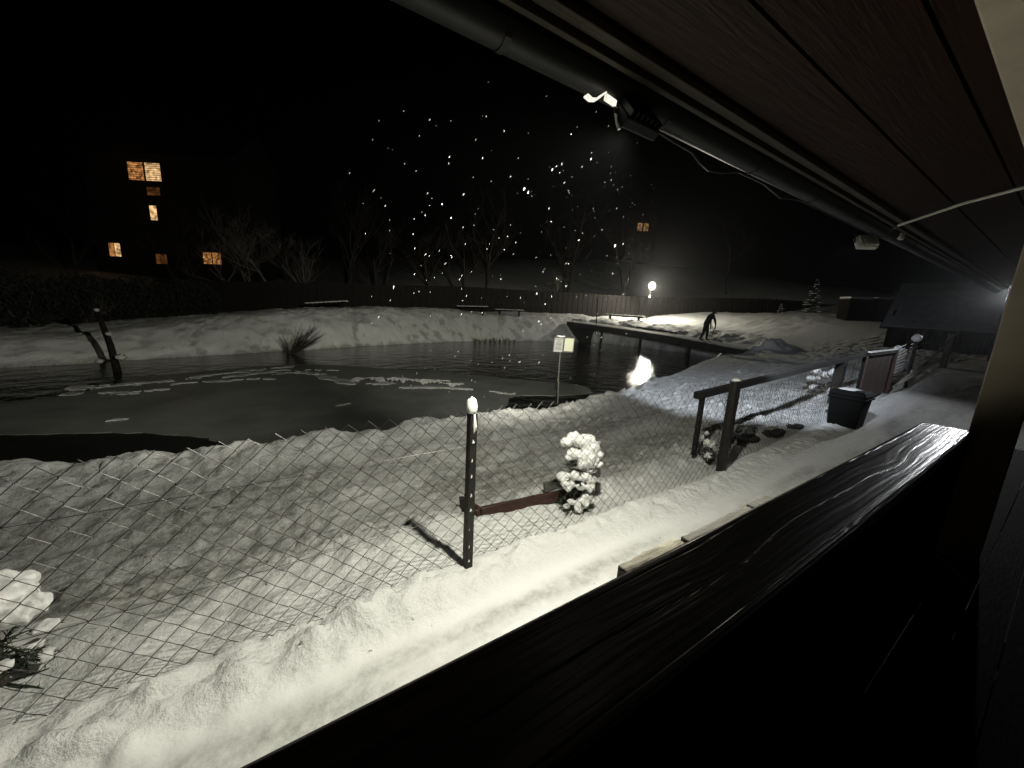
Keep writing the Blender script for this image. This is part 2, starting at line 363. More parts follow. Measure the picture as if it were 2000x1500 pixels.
def axis(parts):
    out = []
    for a, b, s in parts: out.extend(np.arange(a, b, s).tolist())
    out.append(parts[-1][1]); return np.array(out)
def build_ground():
    gx = axis([(-90, -20, 5), (-20, -8, .6), (-8, -3.2, .12), (-3.2, 6.5, .034), (6.5, 13, .06), (13, 26, .13), (26, 50, .5), (50, 110, 5)])
    gy = axis([(-20, 0, 2), (0, .5, .1), (.5, 3.2, .025), (3.2, 5.6, .034), (5.6, 7.5, .06), (7.5, 12, .14), (12, 26, .12), (26, 36, .5), (36, 110, 4)])
    X, Y = np.meshgrid(gx, gy); Z = height(X, Y)
    # keep the ground below the porch floor
    nx, ny = len(gx), len(gy)
    V = np.stack([X.ravel(), Y.ravel(), Z.ravel()], 1).astype(np.float32)
    i = np.arange(nx - 1)[None, :] + np.arange(ny - 1)[:, None] * nx
    Fc = np.stack([i, i + 1, i + 1 + nx, i + nx], -1).reshape(-1, 4).astype(np.int32)
    me = bpy.data.meshes.new('snow_ground')
    me.vertices.add(len(V)); me.vertices.foreach_set('co', V.ravel())
    me.loops.add(Fc.size); me.loops.foreach_set('vertex_index', Fc.ravel())
    me.polygons.add(len(Fc)); me.polygons.foreach_set('loop_start', np.arange(0, Fc.size, 4, dtype=np.int32))
    me.update(calc_edges=True); me.validate()
    thin = sstep(2.3, 3.0, Y) * sstep(5.2, 4.3, Y) * sstep(9, 6, X)
    thin = thin * np.clip(.82 + .7 * fbm(X * 1.1, Y * 1.6, 121, 4, .6), 0, 1)
    thin = np.maximum(thin, .75 * sstep(4.6, 6, X) * sstep(10, 8, X) * sstep(2.1, 2.6, Y) * sstep(5.5, 4, Y) * np.clip(.4 + 1.6 * fbm(X * 3, Y * 3, 131, 4, .6), 0, 1))
    sdm = pond_sd(X, Y)
    thin = np.maximum(thin, .9 * sstep(.10, -.05, Z + .36 + .2 * fbm(X * 2, Y * 2, 141, 3)))
    thin = np.maximum(thin, .8 * sstep(8, 12, Y) * sstep(3.6, 1.2, sdm) * np.clip(5 * (fbm(X * 1.6, Y * 1.6, 151, 4, .65) - .20), 0, 1))
    # trodden grey track on the path
    thin = np.maximum(thin, .70 * sstep(.4, .6, Y) * sstep(1.68, 1.56, Y + .06 * fbm(X * 2, Y, 171, 2)) * np.clip(.60 + 1.1 * fbm(X * 1.0, Y * 5, 161, 4, .6), 0, 1) * sstep(14, 10, X))
    a = me.attributes.new('thin', 'FLOAT', 'POINT'); a.data.foreach_set('value', thin.ravel().astype(np.float32))
    crumb = .9 - .72 * sstep(.3, .5, Y) * sstep(1.80, 1.62, Y) * sstep(14, 10, X)
    a = me.attributes.new('crumb', 'FLOAT', 'POINT'); a.data.foreach_set('value', crumb.ravel().astype(np.float32))
    me.shade_smooth(); me.materials.append(MAT['snow_ground'])
    o = bpy.data.objects.new('snow_ground', me); COL.objects.link(o); tag(o, kind='structure')
build_ground()

# ------------------------------------------------------------------ pond: water, ice, snow crusts
def sheet(name, poly, z, mat):
    me = bpy.data.meshes.new(name); me.from_pydata([(x, y, z) for x, y in poly], [], [tuple(range(len(poly)))]); me.update(); me.materials.append(MAT[mat])
    o = bpy.data.objects.new(name, me); COL.objects.link(o); return tag(o, kind='structure')
sheet('pond_water', [(-40, 4.5), (24, 4.5), (24, 23), (-40, 23)], WATER, 'water')
def smooth_loop(pts, n=5, jit=.05, seed=1):
    rs = random.Random(seed); out = []; m = len(pts)
    for i in range(m):
        p0, p1, p2, p3 = [Vector(pts[(i + k - 1) % m]) for k in range(4)]
        for k in range(n):
            t = k / n
            q = .5 * ((2 * p1) + (-p0 + p2) * t + (2 * p0 - 5 * p1 + 4 * p2 - p3) * t * t + (-p0 + 3 * p1 - 3 * p2 + p3) * t ** 3)
            out.append((q.x + rs.uniform(-jit, jit), q.y + rs.uniform(-jit, jit)))
    return out
ICE = [(-4.6, 10.4), (-3.5, 11.3), (-2.84, 12.9), (-1.36, 13.78), (.88, 14.35), (3.42, 12.54), (5.18, 10.99), (6.4, 9.76), (7.82, 8.25), (7.46, 7.3), (6.4, 7.35), (5.2, 7.75), (4.4, 6.9), (3.2, 5.5),
       (1.0, 5.3), (-.4, 5.5), (-.62, 6.53), (-.97, 7.08), (-1.66, 7.65), (-2.62, 8.1), (-3.46, 8.4), (-4.6, 9.1)]
ice = obj('ice_sheet', MB().prism(smooth_loop(ICE, 5, .04), WATER - .02, WATER + .015), 'ice'); tag(ice, kind='structure')
CR = [([(-3.7, 11.9), (-2.4, 12.2), (-1.6, 12.8), (-.7, 13.3), (.4, 13.85)], .17, 0), ([(-3.5, 11.2), (-2.6, 11.0), (-2.2, 11.2)], .16, 0), ([(-2.1, 11.8), (-.45, 11.95), (-.1, 11.8)], .12, 0),
      ([(-.2, 12.9), (.8, 12.5), (1.4, 11.2), (1.65, 10.4), (2.5, 10.3)], .17, 0), ([(.8, 13.1), (1.6, 12.7)], .14, 0), ([(1.9, 10.9), (2.9, 10.65), (3.5, 10.1), (4.2, 9.75)], .17, .06), ([(2.8, 9.6), (3.7, 9.3), (4.4, 8.85), (5.2, 7.9)], .10, 0),
      ([(3.9, 9.6), (4.6, 9.15)], .13, .05), ([(1.1, 8.35), (1.42, 8.38)], .07, 0), ([(-2.4, 8.65), (-2.2, 8.68)], .05, 0), ([(-1.2, 12.4), (.2, 13.2), (1.2, 12.2)], .10, 0)]
def crusts():
    c = .045; xs = np.arange(-4.2, 5.8, c); ys = np.arange(7.6, 14.4, c); X, Y = np.meshgrid(xs, ys)
    nz = fbm(X * 2.4, Y * 2.4, 401, 4, .6); n2 = fbm(X * 9, Y * 7, 405, 3, .6)
    for gi, (pl, w, hgt) in enumerate(CR):
        d = np.full(X.shape, 1e9)
        for (ax, ay), (bx, by) in zip(pl, pl[1:]):
            ex, ey = bx - ax, by - ay; t = np.clip(((X - ax) * ex + (Y - ay) * ey) / (ex * ex + ey * ey), 0, 1)
            d = np.minimum(d, np.hypot(X - ax - t * ex, Y - ay - t * ey))
        M = d < w * np.clip(.75 + 1.7 * nz + .7 * n2, 0, 2)
        H = WATER + .020 + (.018 + hgt) * np.clip((w - d) / w + .6 * n2 + .3, .15, 1.3)
        idx = {}; mb = MB()
        jj, ii = np.nonzero(M)
        def vid(j, i):
            if (j, i) not in idx:
                j2, i2 = min(j, X.shape[0] - 1), min(i, X.shape[1] - 1)
                idx[(j, i)] = len(mb.v); mb.v.append((xs[i2] + c * .4 * float(n2[j2, i2]) * 2, ys[j2] + c * .4 * float(nz[j2, i2]) * 2, float(H[j2, i2])))
            return idx[(j, i)]
        for j, i in zip(jj.tolist(), ii.tolist()):
            mb.f.append((vid(j, i), vid(j, i + 1), vid(j + 1, i + 1), vid(j + 1, i)))
        if not mb.f: continue
        o = obj('snow_crust', mb, 'slush', ice); o['kind'] = 'stuff'
        sol = o.modifiers.new('thick', 'SOLIDIFY'); sol.thickness = .02; sol.offset = -1
crusts()
COVER = [(-9, 10.2), (-4.6, 10.4), (-4.6, 9.1), (-3.46, 8.4), (-2.62, 8.1), (-1.66, 7.65), (-.97, 7.08), (-.62, 6.53), (-.3, 5.4), (-3, 5.4), (-9, 5.8)]  # added dull black sheet over open water, keeps window reflections out
material('dull_water_cover', (.010, .011, .010), .55, .3, 1.3, .1, 9, spec=.12)
sheet('dull_water_cover', COVER, WATER + .006, 'dull_water_cover')

# ------------------------------------------------------------------ porch of the house: soffit, gutter, beam, post, railing
house = thing('house', (2, -1, 0), 'porch side of a dark house with brown board soffit and beige post and beam', 'house')
def roofz(v): return 2.72 + (1.12 - v) * .42
sw = .27; v0 = 1.085; k = 0
while v0 > -2.2:
    a, b = v0, v0 - sw + .012
    m = MB(); z0, z1 = roofz(a), roofz(b)
    dz = random.uniform(-.003, .003)
    m.add([(-4, a, z0 + dz), (12.4, a, z0 + dz), (12.4, b, z1 + dz), (-4, b, z1 + dz), (-4, a, z0 + .03), (12.4, a, z0 + .03), (12.4, b, z1 + .03), (-4, b, z1 + .03)],
          [(0, 1, 2, 3), (7, 6, 5, 4), (0, 4, 5, 1), (1, 5, 6, 2), (2, 6, 7, 3), (3, 7, 4, 0)])
    obj('soffit_board', m, 'soffit', house); v0 -= sw
m = MB(); m.add([(-4.1, 1.2, roofz(1.2) + .05), (12.5, 1.2, roofz(1.2) + .05), (12.5, -3, roofz(-3) + .05), (-4.1, -3, roofz(-3) + .05),
                 (-4.1, 1.2, roofz(1.2) + .16), (12.5, 1.2, roofz(1.2) + .16), (12.5, -3, roofz(-3) + .16), (-4.1, -3, roofz(-3) + .16)],
                [(0, 1, 2, 3), (7, 6, 5, 4), (0, 4, 5, 1), (1, 5, 6, 2), (2, 6, 7, 3), (3, 7, 4, 0)])
obj('roof', m, 'roof_dark', house)
obj('fascia_board', MB().box((4.2, 1.108, 2.735), (16.4, .024, .115)), 'fascia', house, bevel=.004)
obj('fascia_trim', MB().box((4.2, 1.066, 2.716), (16.4, .045, .03)), 'fascia', house, bevel=.004)
obj('drip_board', MB().box((4.2, 1.128, 2.765), (16.4, .014, .07)), 'fascia', house)
def gutter():
    m = MB(); c = (1.196, 2.672); n = 12; vs = []; fs = []
    for r, flip in ((.058, 0), (.054, 1)):
        for x in (-4, 12.4):
            for i in range(n + 1):
                an = math.pi + math.pi * i / n
                vs.append((x, c[0] + r * math.cos(an), c[1] + r * math.sin(an)))
    N = n + 1
    for i in range(n):
        fs.append((i, i + 1, N + i + 1, N + i)); fs.append((2 * N + i, 3 * N + i, 3 * N + i + 1, 2 * N + i + 1))
    m.add(vs, fs)
    g = obj('gutter', m, 'gutter', house, smooth=True)
    m = MB().tube([(-4, 1.254, 2.674), (12.4, 1.254, 2.674)], .007, 6)
    obj('gutter_bead', m, 'gutter', g)
    for i in range(14):
        x = -2.6 + i * .82
        pts = [(x, 1.196 + .061 * math.cos(math.pi + math.pi * j / 8), 2.672 + .061 * math.sin(math.pi + math.pi * j / 8)) for j in range(9)]
        mm = MB()
        for p, q in zip(pts, pts[1:]): mm.bar(p, q, .022, .003, (0, 0, 1) if abs(q[1] - p[1]) > .01 else (0, 1, 0))
        obj('gutter_bracket', mm, 'bracket', g)
gutter()
m = MB(); m.box((3.5, .25, 2.79), (15, .2, .2)); obj('porch_beam', m, 'beam_paint', house, bevel=.008)
m = MB()
m.add([(3.635, .285, -.3), (3.80, .285, -.3), (3.80, .10, -.3), (3.635, .10, -.3), (3.635, .305, 2.70), (3.80, .305, 2.70), (3.80, .13, 2.70), (3.635, .13, 2.70)],
      [(3, 2, 1, 0), (4, 5, 6, 7), (0, 1, 5, 4), (1, 2, 6, 5), (2, 3, 7, 6), (3, 0, 4, 7)])
obj('porch_post', m, 'beam_paint', house, bevel=.006)
obj('wall', MB().box((4, -1.7, 1.7), (17, .3, 4.2)), 'wood_dark', house)
for i in range(13):
    obj('floor_board', MB().box((2.0, .285 - .14 * i, .34), (12, .134, .03)), 'wood_dark', house)

railing = thing('porch_railing', (1, .38, .35), 'wet weathered plank railing of the porch ending at the beige post', 'railing')
def rail_plank():
    m = MB(); nx, ny = 320, 60; vs = []; fs = []
    xs = np.linspace(-2.6, 3.62, nx); ys = np.linspace(.272, .492, ny)
    X, Y = np.meshgrid(xs, ys)
    knot = np.exp(-(((X - 2.35) / .22) ** 2 + ((Y - .375) / .05) ** 2)) + .8 * np.exp(-(((X - .9) / .2) ** 2 + ((Y - .4) / .05) ** 2))
    g = (Y - .38) * 150 + 2.6 * fbm(X * 1.1, Y * 4, 201, 3) + knot * 5
    Z = 1.2 + .00022 * np.sin(g) + .00015 * np.sin(g * 2.3 + 1) + .0011 * fbm(X * 1.2, Y * 6, 205, 3) + .0006 * fbm(X * 6, Y * 40, 207, 3) - .0016 * np.clip(1 - np.abs(np.sin(g * .23)) * 9, 0, 1)
    e = np.minimum(Y - .272, .492 - Y); Z -= .006 * np.exp(-(e / .006) ** 2)
    vs = [(float(X[j, i]), float(Y[j, i]), float(Z[j, i])) for j in range(ny) for i in range(nx)]
    fs = [(j * nx + i, j * nx + i + 1, (j + 1) * nx + i + 1, (j + 1) * nx + i) for j in range(ny - 1) for i in range(nx - 1)]
    m.add(vs, fs)
    bottom = len(m.v)
    m.add([(-2.6, .272, 1.15), (3.62, .272, 1.15), (3.62, .492, 1.15), (-2.6, .492, 1.15)], [(3, 2, 1, 0)])
    L = lambda j, i: j * nx + i
    m.f.append(tuple([bottom, bottom + 1] + [L(0, i) for i in range(nx - 1, -1, -1)]))
    m.f.append(tuple([bottom + 2, bottom + 3] + [L(ny - 1, i) for i in range(nx)]))
    m.f.append(tuple([bottom + 1, bottom + 2] + [L(j, nx - 1) for j in range(ny - 1, -1, -1)]))
    m.f.append(tuple([bottom + 3, bottom] + [L(j, 0) for j in range(ny)]))
    return m
obj('top_plank', rail_plank(), 'wood_rail', railing)
for i in range(44):
    x = -2.52 + i * .141; obj('parapet_batten', MB().box((x + .07, .3955, .51), (.05, .018, 1.25)), 'wood_dark', railing)
    
    obj('parapet_board', MB().box((x, .37 + random.uniform(-.003, .003), .51), (.137, .024, 1.25)), 'wood_dark', railing)
for i, x in enumerate((-2.4, -.4, 1.6, 3.5)):
    obj('railing_post', MB().box((x, .315, .74), (.09, .08, .80)), 'wood_dark', railing)

# three weathered boards left on the outer ledge of the railing
ledge = MB().bar((-1.2, .505, .98), (2.6, .505, .98), .10, .04)
obj('ledge_board', ledge, 'wood_dark', railing)
def board(x0, x1, y, z, w, h, mat, label, tilt=0.0):
    m = MB(); rs = random.Random(int(x0 * 100)); n = 12; vs = []
    for i in range(n + 1):
        x = x0 + (x1 - x0) * i / n; j = [rs.uniform(-.003, .003) for _ in range(4)]
        zz = z + tilt * (x - x0)
        vs += [(x + j[0] * 2, y - w / 2 + j[1], zz), (x + j[1] * 2, y + w / 2 + j[2], zz), (x + j[2] * 2, y + w / 2 + j[3], zz + h + j[0]), (x + j[3] * 2, y - w / 2 + j[0], zz + h + j[2])]
    fs = [(3, 2, 1, 0)]
    for i in range(n):
        for k in range(4): fs.append((4 * i + k, 4 * i + (k + 1) % 4, 4 * i + 4 + (k + 1) % 4, 4 * i + 4 + k))
    fs.append(tuple(4 * n + k for k in range(4))); m.add(vs, fs)
    return solo('timber_board', m, mat, label, 'board', 'boards beside the porch railing', base=((x0 + x1) / 2, y, z), bevel=.004)
board(.735, .99, .525, 1.07, .075, .078, 'wood_weathered', 'pale weathered timber end beside the railing, nearest of three')
board(1.01, 1.40, .522, 1.065, .07, .080, 'wood_grey', 'dark grey timber lying along the railing, longest of three')
board(1.415, 1.56, .525, 1.07, .07, .08, 'wood_grey', 'short grey timber along the railing, farthest of three')

# ------------------------------------------------------------------ floodlights under the gutter
def spot(name, loc, target, power, size, blend, col, parent, rad=.04):
    l = bpy.data.lights.new(name, 'SPOT'); l.energy = power; l.spot_size = math.radians(size); l.spot_blend = blend; l.color = col; l.shadow_soft_size = rad
    o = bpy.data.objects.new(name, l); COL.objects.link(o)
    base = root_loc(parent) if parent else Vector((0, 0, 0))
    o.parent = parent; o.location = Vector(loc) - base
    o.rotation_euler = (Vector(target) - Vector(loc)).to_track_quat('-Z', 'Y').to_euler(); return o
FL = thing('floodlight', (1.36, 1.2, 2.6), 'black floodlight lit white at its edge, hanging under the gutter', 'floodlight')
def flood_body(T, c, yaw, tilt, w, h, mats):
    R = Matrix.Rotation(yaw, 3, 'Z') @ Matrix.Rotation(tilt, 3, 'X')
    c = Vector(c)
    obj('housing', MB().box(c, (w, .045, h), R), mats[0], T, bevel=.008)
    hs = MB()
    for i in range(7): hs.box(c + R @ Vector((-w / 2 + w * (i + .5) / 7, -.033, 0)), (.006, .022, h * .85), R)
    obj('cooling_fin', hs, mats[0], T)
    obj('led_panel', MB().add([c + R @ Vector((sx * w * .34, .0228, sz * h * .26)) for sx, sz in ((-1, -1), (-1, 1), (1, 1), (1, -1))], [(0, 1, 2, 3)]), mats[1], T)
    y = MB(); a = w / 2 + .012
    pts = [c + R @ Vector((-a, 0, 0)), c + R @ Vector((-a, -.02, h * .75)), c + R @ Vector((a, -.02, h * .75)), c + R @ Vector((a, 0, 0))]
    for p, q in zip(pts, pts[1:]): y.bar(p, q, .025, .005, (0, 1, 0))
    obj('yoke', y, 'iron', T)
flood_body(FL, (1.295, 1.155, 2.565), math.radians(0), math.radians(-40), .20, .10, ('black_plastic', 'led'))
# white hood plates beside the lamp, their lit look added as emission
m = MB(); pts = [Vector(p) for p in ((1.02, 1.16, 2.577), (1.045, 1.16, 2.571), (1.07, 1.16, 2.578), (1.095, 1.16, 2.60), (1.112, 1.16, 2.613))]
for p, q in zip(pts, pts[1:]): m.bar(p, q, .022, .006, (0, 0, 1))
obj('glow_plate', m, 'plate_glow', FL)
m = MB().box((1.150, 1.165, 2.603), (.058, .014, .022), Matrix.Rotation(.12, 3, 'Y')); obj('glow_plate', m, 'plate_glow', FL, bevel=.003)
obj('cable', MB().tube([(1.188, 1.165, 2.592), (1.192, 1.17, 2.57), (1.20, 1.17, 2.545), (1.212, 1.165, 2.52)], .006, 6), 'white_plastic', FL)
WARM = (1.0, .98, .83); COOL = (.80, .88, 1.0)
spot('floodlight_wide', (1.30, 1.20, 2.53), (1.30, 1.966, 1.887), 330, 154, .03, WARM, FL, .05)
spot('floodlight_beam', (1.30, 1.20, 2.53), (10.5, 21.5, 2.6), 4300, 70, 1.0, WARM, FL, .05)
spot('floodlight_side', (1.30, 1.20, 2.53), (-4.5, 16.5, 1.8), 2200, 60, 1.0, WARM, FL, .05)

FL2 = thing('floodlight', (4.7, 1.15, 2.6), 'pale floodlight at the far end of the gutter beside the rod', 'floodlight')
flood_body(FL2, (4.74, 1.30, 2.575), math.radians(-38), math.radians(-30), .17, .12, ('white_plastic', 'led_cool'))
obj('mount_arm', MB().bar((4.8, 1.13, 2.70), (4.78, 1.26, 2.63), .03, .02), 'white_plastic', FL2)
obj('junction_box', MB().box((5.05, 1.15, 2.655), (.10, .05, .05)), 'white_plastic', FL2, bevel=.004)
spot('floodlight_cool', (4.80, 1.36, 2.55), (12.0, 6.5, .2), 950, 68, .5, COOL, FL2, .05)

HL = Vector((15.0, 1.19, 2.83))
hl = thing('bulkhead_lamp', HL, 'small bright lamp glinting past the edge of the beige post', 'lamp')
obj('backplate', MB().box(HL + Vector((.09, 0, 0)), (.03, .16, .16)), 'black_plastic', hl, bevel=.01)
obj('pole', MB().tube([HL + Vector((.13, 0, -2.4)), HL + Vector((.13, 0, .1))], .025, 8), 'bracket', hl)
obj('globe', MB().blob(HL, (.05, .05, .05), 1, 0, 14, 10), 'led_cool', hl, smooth=True)
pl3 = bpy.data.lights.new('bulkhead_light', 'SPOT'); pl3.energy = 480; pl3.color = (.95, .97, 1.0); pl3.shadow_soft_size = .06; pl3.spot_size = math.radians(62); pl3.spot_blend = 1.0
o3 = bpy.data.objects.new('bulkhead_light', pl3); COL.objects.link(o3); o3.parent = hl; o3.location = (-.12, 0, -.02); o3.rotation_euler = Vector((-11.7, 1.3, -1.85)).to_track_quat('-Z', 'Y').to_euler()

solo('tie_rod', MB().tube([(4.55, 1.06, 2.665), (4.2, .66, 2.70), (3.85, .28, 2.69)], .011, 8), 'white_plastic', 'thin grey rod running from the gutter end to the porch beam', 'rod', base=(4.2, .66, 2.69))
m = MB().tube([(1.48, 1.2, 2.60), (1.62, 1.21, 2.595), (1.80, 1.235, 2.605), (1.9, 1.25, 2.585), (2.0, 1.255, 2.57), (2.12, 1.25, 2.585), (2.22, 1.22, 2.605), (2.5, 1.21, 2.60), (2.8, 1.24, 2.585), (3.0, 1.21, 2.605), (4.7, 1.2, 2.60)], .006, 6)
solo('lamp_cable', m, 'black_plastic', 'black lamp cable looping below the gutter', 'cable', base=(2.0, 1.25, 2.57))

# ------------------------------------------------------------------ chain link fence along the path
def zigzag(n, step, half, phase, seed, r):
    rs = random.Random(seed); pts = []
    for i in range(n + 1):
        sgn = 1 if (i + phase) % 2 == 0 else -1
        pts.append((sgn * half, .0022 * (1 if i % 2 else -1) + rs.uniform(-.0012, .0012), i * step + rs.uniform(-.003, .003)))
    q = []
    for i, p in enumerate(pts):
        if 0 < i < n:
            a = Vector(pts[i - 1]); b = Vector(pts[i + 1]); c = Vector(p)
            q.append(c + (a - c) * .05); q.append(c + (b - c) * .05)
        else: q.append(Vector(p))
    return MB().tube(q, r, 4)
fence = thing('chain_link_fence', (1.0, 2.03, 0), 'rusty chain link fence on dark iron posts between path and pond', 'fence')
def mesh_run(parent, x0, x1, y, zfun, p, rows, r, mat, seed=0):
    var = []
    for ph in (0, 1):
        var.append([zigzag(rows, p / 2, p / 4 * 1.06, ph, seed + 10 * ph + j, r).mesh('wire') for j in range(4)])
    for vv in var:
        for me in vv: me.materials.append(MAT[mat])
    n = int((x1 - x0) / (p / 2)); base = root_loc(parent)
    for k in range(n):
        me = var[k % 2][random.randrange(4)]
        o = bpy.data.objects.new('wire', me); COL.objects.link(o); o.parent = parent
        x = x0 + (k + .5) * p / 2
        o.location = Vector((x, y + .012 * math.sin(x * 2.1) + random.uniform(-.002, .002), zfun(x))) - base
        o.rotation_euler = (random.uniform(-.012, .012), 0, random.uniform(-.03, .03))
mesh_run(fence, -2.5, 4.32, 2.03, lambda x: .02 + .012 * math.sin(x * 1.7), .108, 21, .0018, 'wire')
mesh_run(fence, 4.36, 8.9, 2.16, lambda x: .05 + max(0, x - 5) * .055 + .01 * math.sin(x * 2), .085, 22, .0019, 'wire', 50)
for z, y in ((.93, 2.028), (.45, 2.032)):
    pts = [(x, y + .012 * math.sin(x * 2.1), z - .012 * math.sin((x + 2.5) / 6.9 * math.pi)) for x in np.linspace(-2.5, 4.3, 16)]
    obj('tension_wire', MB().tube(pts, .0016, 4), 'wire', fence)
def iron_post(T, x, y, z0, z1, lean, w, seed, snow=True):
    rs = random.Random(seed); a = Vector((x, y, z0)); b = Vector((x + lean[0], y + lean[1], z1))
    m = MB().bar(a, b, .006, w, (0, 1, 0)); m.bar(a + Vector((w / 2, -w / 2, 0)), b + Vector((w / 2, -w / 2, 0)), w, .006, (0, 1, 0))
    P = obj('post', m, 'iron', T)
    if snow:
        c = MB().blob(b + Vector((.012, -.01, .045)), (.036, .036, .062), seed, .18, 14, 10, .6); obj('snow_cap', c, 'snow', P, smooth=True)
        for i in range(9):
            t = .06 + .10 * i + rs.uniform(-.012, .012); p = a.lerp(b, t) + Vector((w / 2 - .002, -w * .55 + rs.uniform(-.004, .004), 0))
            mm = MB(); s = rs.uniform(.009, .014); mm.add([p + Vector((-.010, -.006, -s)), p + Vector((-.010, .006, -s)), p + Vector((.010, 0, -s * .9)), p + Vector((-.004, -.004, s)), p + Vector((-.004, .008, s * .8))], [(0, 2, 3), (0, 3, 4, 1), (1, 4, 3, 2), (0, 1, 2)])
            obj('snow_bit', mm, 'snow', P)
        mm = MB().blob(b + Vector((.025, -.03, -.06)), (.012, .012, .06), seed + 3, .4, 8, 7); obj('snow_bit', mm, 'snow', P, smooth=True)
iron_post(fence, 1.0, 2.0, -.08, 1.14, (.02, .03), .048, 3)
iron_post(fence, 4.32, 2.05, -.1, 1.13, (-.01, 0), .075, 4, False)
iron_post(fence, -2.5, 2.02, -.1, 1.12, (0, 0), .05, 6, True)
obj('snow_cap', MB().blob((4.33, 2.03, 1.15), (.05, .04, .022), 5, .2, 10, 7, .4), 'snow', fence, smooth=True)

# dark timber handrail that climbs beside the second bay
hr = thing('timber_handrail', (7.3, 2.4, .2), 'black square timber handrail sloping up from the iron fence post', 'handrail')
obj('rail', MB().bar((4.22, 2.40, .90), (10.55, 2.40, 1.285), .075, .085), 'wood_post', hr, bevel=.006)
for x, z0, w in ((4.36, .12, .055), (5.16, .05, .075), (9.0, .1, .15), (10.48, .2, .14)):
    zr = .90 + (x - 4.22) * .0608
    obj('post', MB().box((x, 2.40 + (.02 if w > .1 else 0), (z0 + zr - .044) / 2), (w, w * .9, zr - .044 - z0)), 'wood_post', hr, bevel=.006)

# ------------------------------------------------------------------ dustbin, brown panel, right-hand fence
dbin = thing('dustbin', (8.05, 1.95, gz(8.05, 1.95)), 'dark lidded rubbish bin beside the handrail on the path', 'bin')
bz = gz(8.05, 1.95)
def frustum(c, w0, d0, w1, d1, z0, z1):
    m = MB(); x, y = c
    m.add([(x - w0, y - d0, z0), (x + w0, y - d0, z0), (x + w0, y + d0, z0), (x - w0, y + d0, z0), (x - w1, y - d1, z1), (x + w1, y - d1, z1), (x + w1, y + d1, z1), (x - w1, y + d1, z1)],
          [(3, 2, 1, 0), (4, 5, 6, 7), (0, 1, 5, 4), (1, 2, 6, 5), (2, 3, 7, 6), (3, 0, 4, 7)]); return m
obj('body', frustum((8.05, 1.95), .19, .19, .225, .225, bz - .03, bz + .50), 'rubber', dbin, bevel=.02)
obj('lid', frustum((8.05, 1.95), .25, .25, .20, .20, bz + .502, bz + .58), 'rubber', dbin, bevel=.015)
obj('rim', frustum((8.05, 1.95), .245, .245, .245, .245, bz + .44, bz + .475), 'rubber', dbin, bevel=.008)
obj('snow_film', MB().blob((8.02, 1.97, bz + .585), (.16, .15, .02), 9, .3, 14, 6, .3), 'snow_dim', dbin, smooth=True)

pan = thing('gate_panel', (10.1, 2.13, .4), 'red brown upright panel with snow along its top edge', 'panel')
gp = MB()
R = Matrix.Rotation(-.06, 3, 'Y')
for i in range(4):
    obj('panel_board', MB().box((9.45 + i * .42, 2.14, .86 + i * .012), (.405, .03, .86)), 'panel_brown', pan, bevel=.004)
obj('top_rail', MB().bar((9.2, 2.13, 1.315), (10.98, 2.13, 1.345), .08, .05), 'wood_post', pan)
obj('end_stile', MB().box((10.98, 2.12, .85), (.07, .06, .95)), 'red_board', pan)
m = MB()
for i in range(12): m.blob((9.3 + i * .15, 2.12, 1.352 + i * .0025), (.10, .042, .022), 60 + i, .3, 10, 6, .3)
m.blob((11.0, 2.12, 1.40), (.10, .06, .06), 77, .25, 12, 8, .5)
obj('snow_strip', m, 'snow', pan, smooth=True)

rf = thing('wire_fence', (13.6, 2.15, .5), 'wire fence with leaning pale poles and a snow capped post near the shed', 'fence')
zt = lambda x: np.interp(x, [10.9, 12.3, 16.5], [1.32, 1.55, 1.72]); zb = lambda x: np.interp(x, [10.9, 12.3, 16.5], [.70, .75, .95])
for i in range(11):
    t = i / 10; pts = [(x, 2.16, zb(x) * (1 - t) + zt(x) * t + .008 * math.sin(x * 3 + i)) for x in np.linspace(10.95, 16.5, 9)]
    obj('wire', MB().tube(pts, .0045, 4), 'wire_bright', rf)
P = obj('post', MB().tube([(12.42, 2.1, .35), (12.3, 2.1, 1.55)], .035, 8), 'iron', rf)
obj('snow_cap', MB().blob((12.29, 2.1, 1.62), (.085, .085, .085), 81, .15, 14, 10), 'snow', P, smooth=True)
for t in (.42, .34, .2): obj('snow_bit', MB().blob((12.42 - .12 * t - .01, 2.06, .35 + 1.2 * t), (.03, .02, .03), int(t * 100), .3, 8, 6), 'snow', P, smooth=True)
obj('snow_bit', MB().blob((12.40, 2.06, .62), (.035, .02, .14), 85, .3, 8, 7), 'snow', P, smooth=True)
obj('leaning_pole', MB().tube([(10.95, 2.02, .60), (13.5, 2.0, 1.12), (15.6, 2.02, 1.60), (16.8, 2.04, 1.86)], .022, 7), 'wood_weathered', rf)
obj('leaning_pole', MB().tube([(11.05, 1.98, .66), (13.5, 1.98, .93), (16.0, 2.0, 1.22)], .022, 7), 'wood_weathered', rf)
obj('end_post', MB().box((16.55, 2.16, 1.2), (.22, .12, 1.1)), 'wood_weathered', rf, bevel=.01)

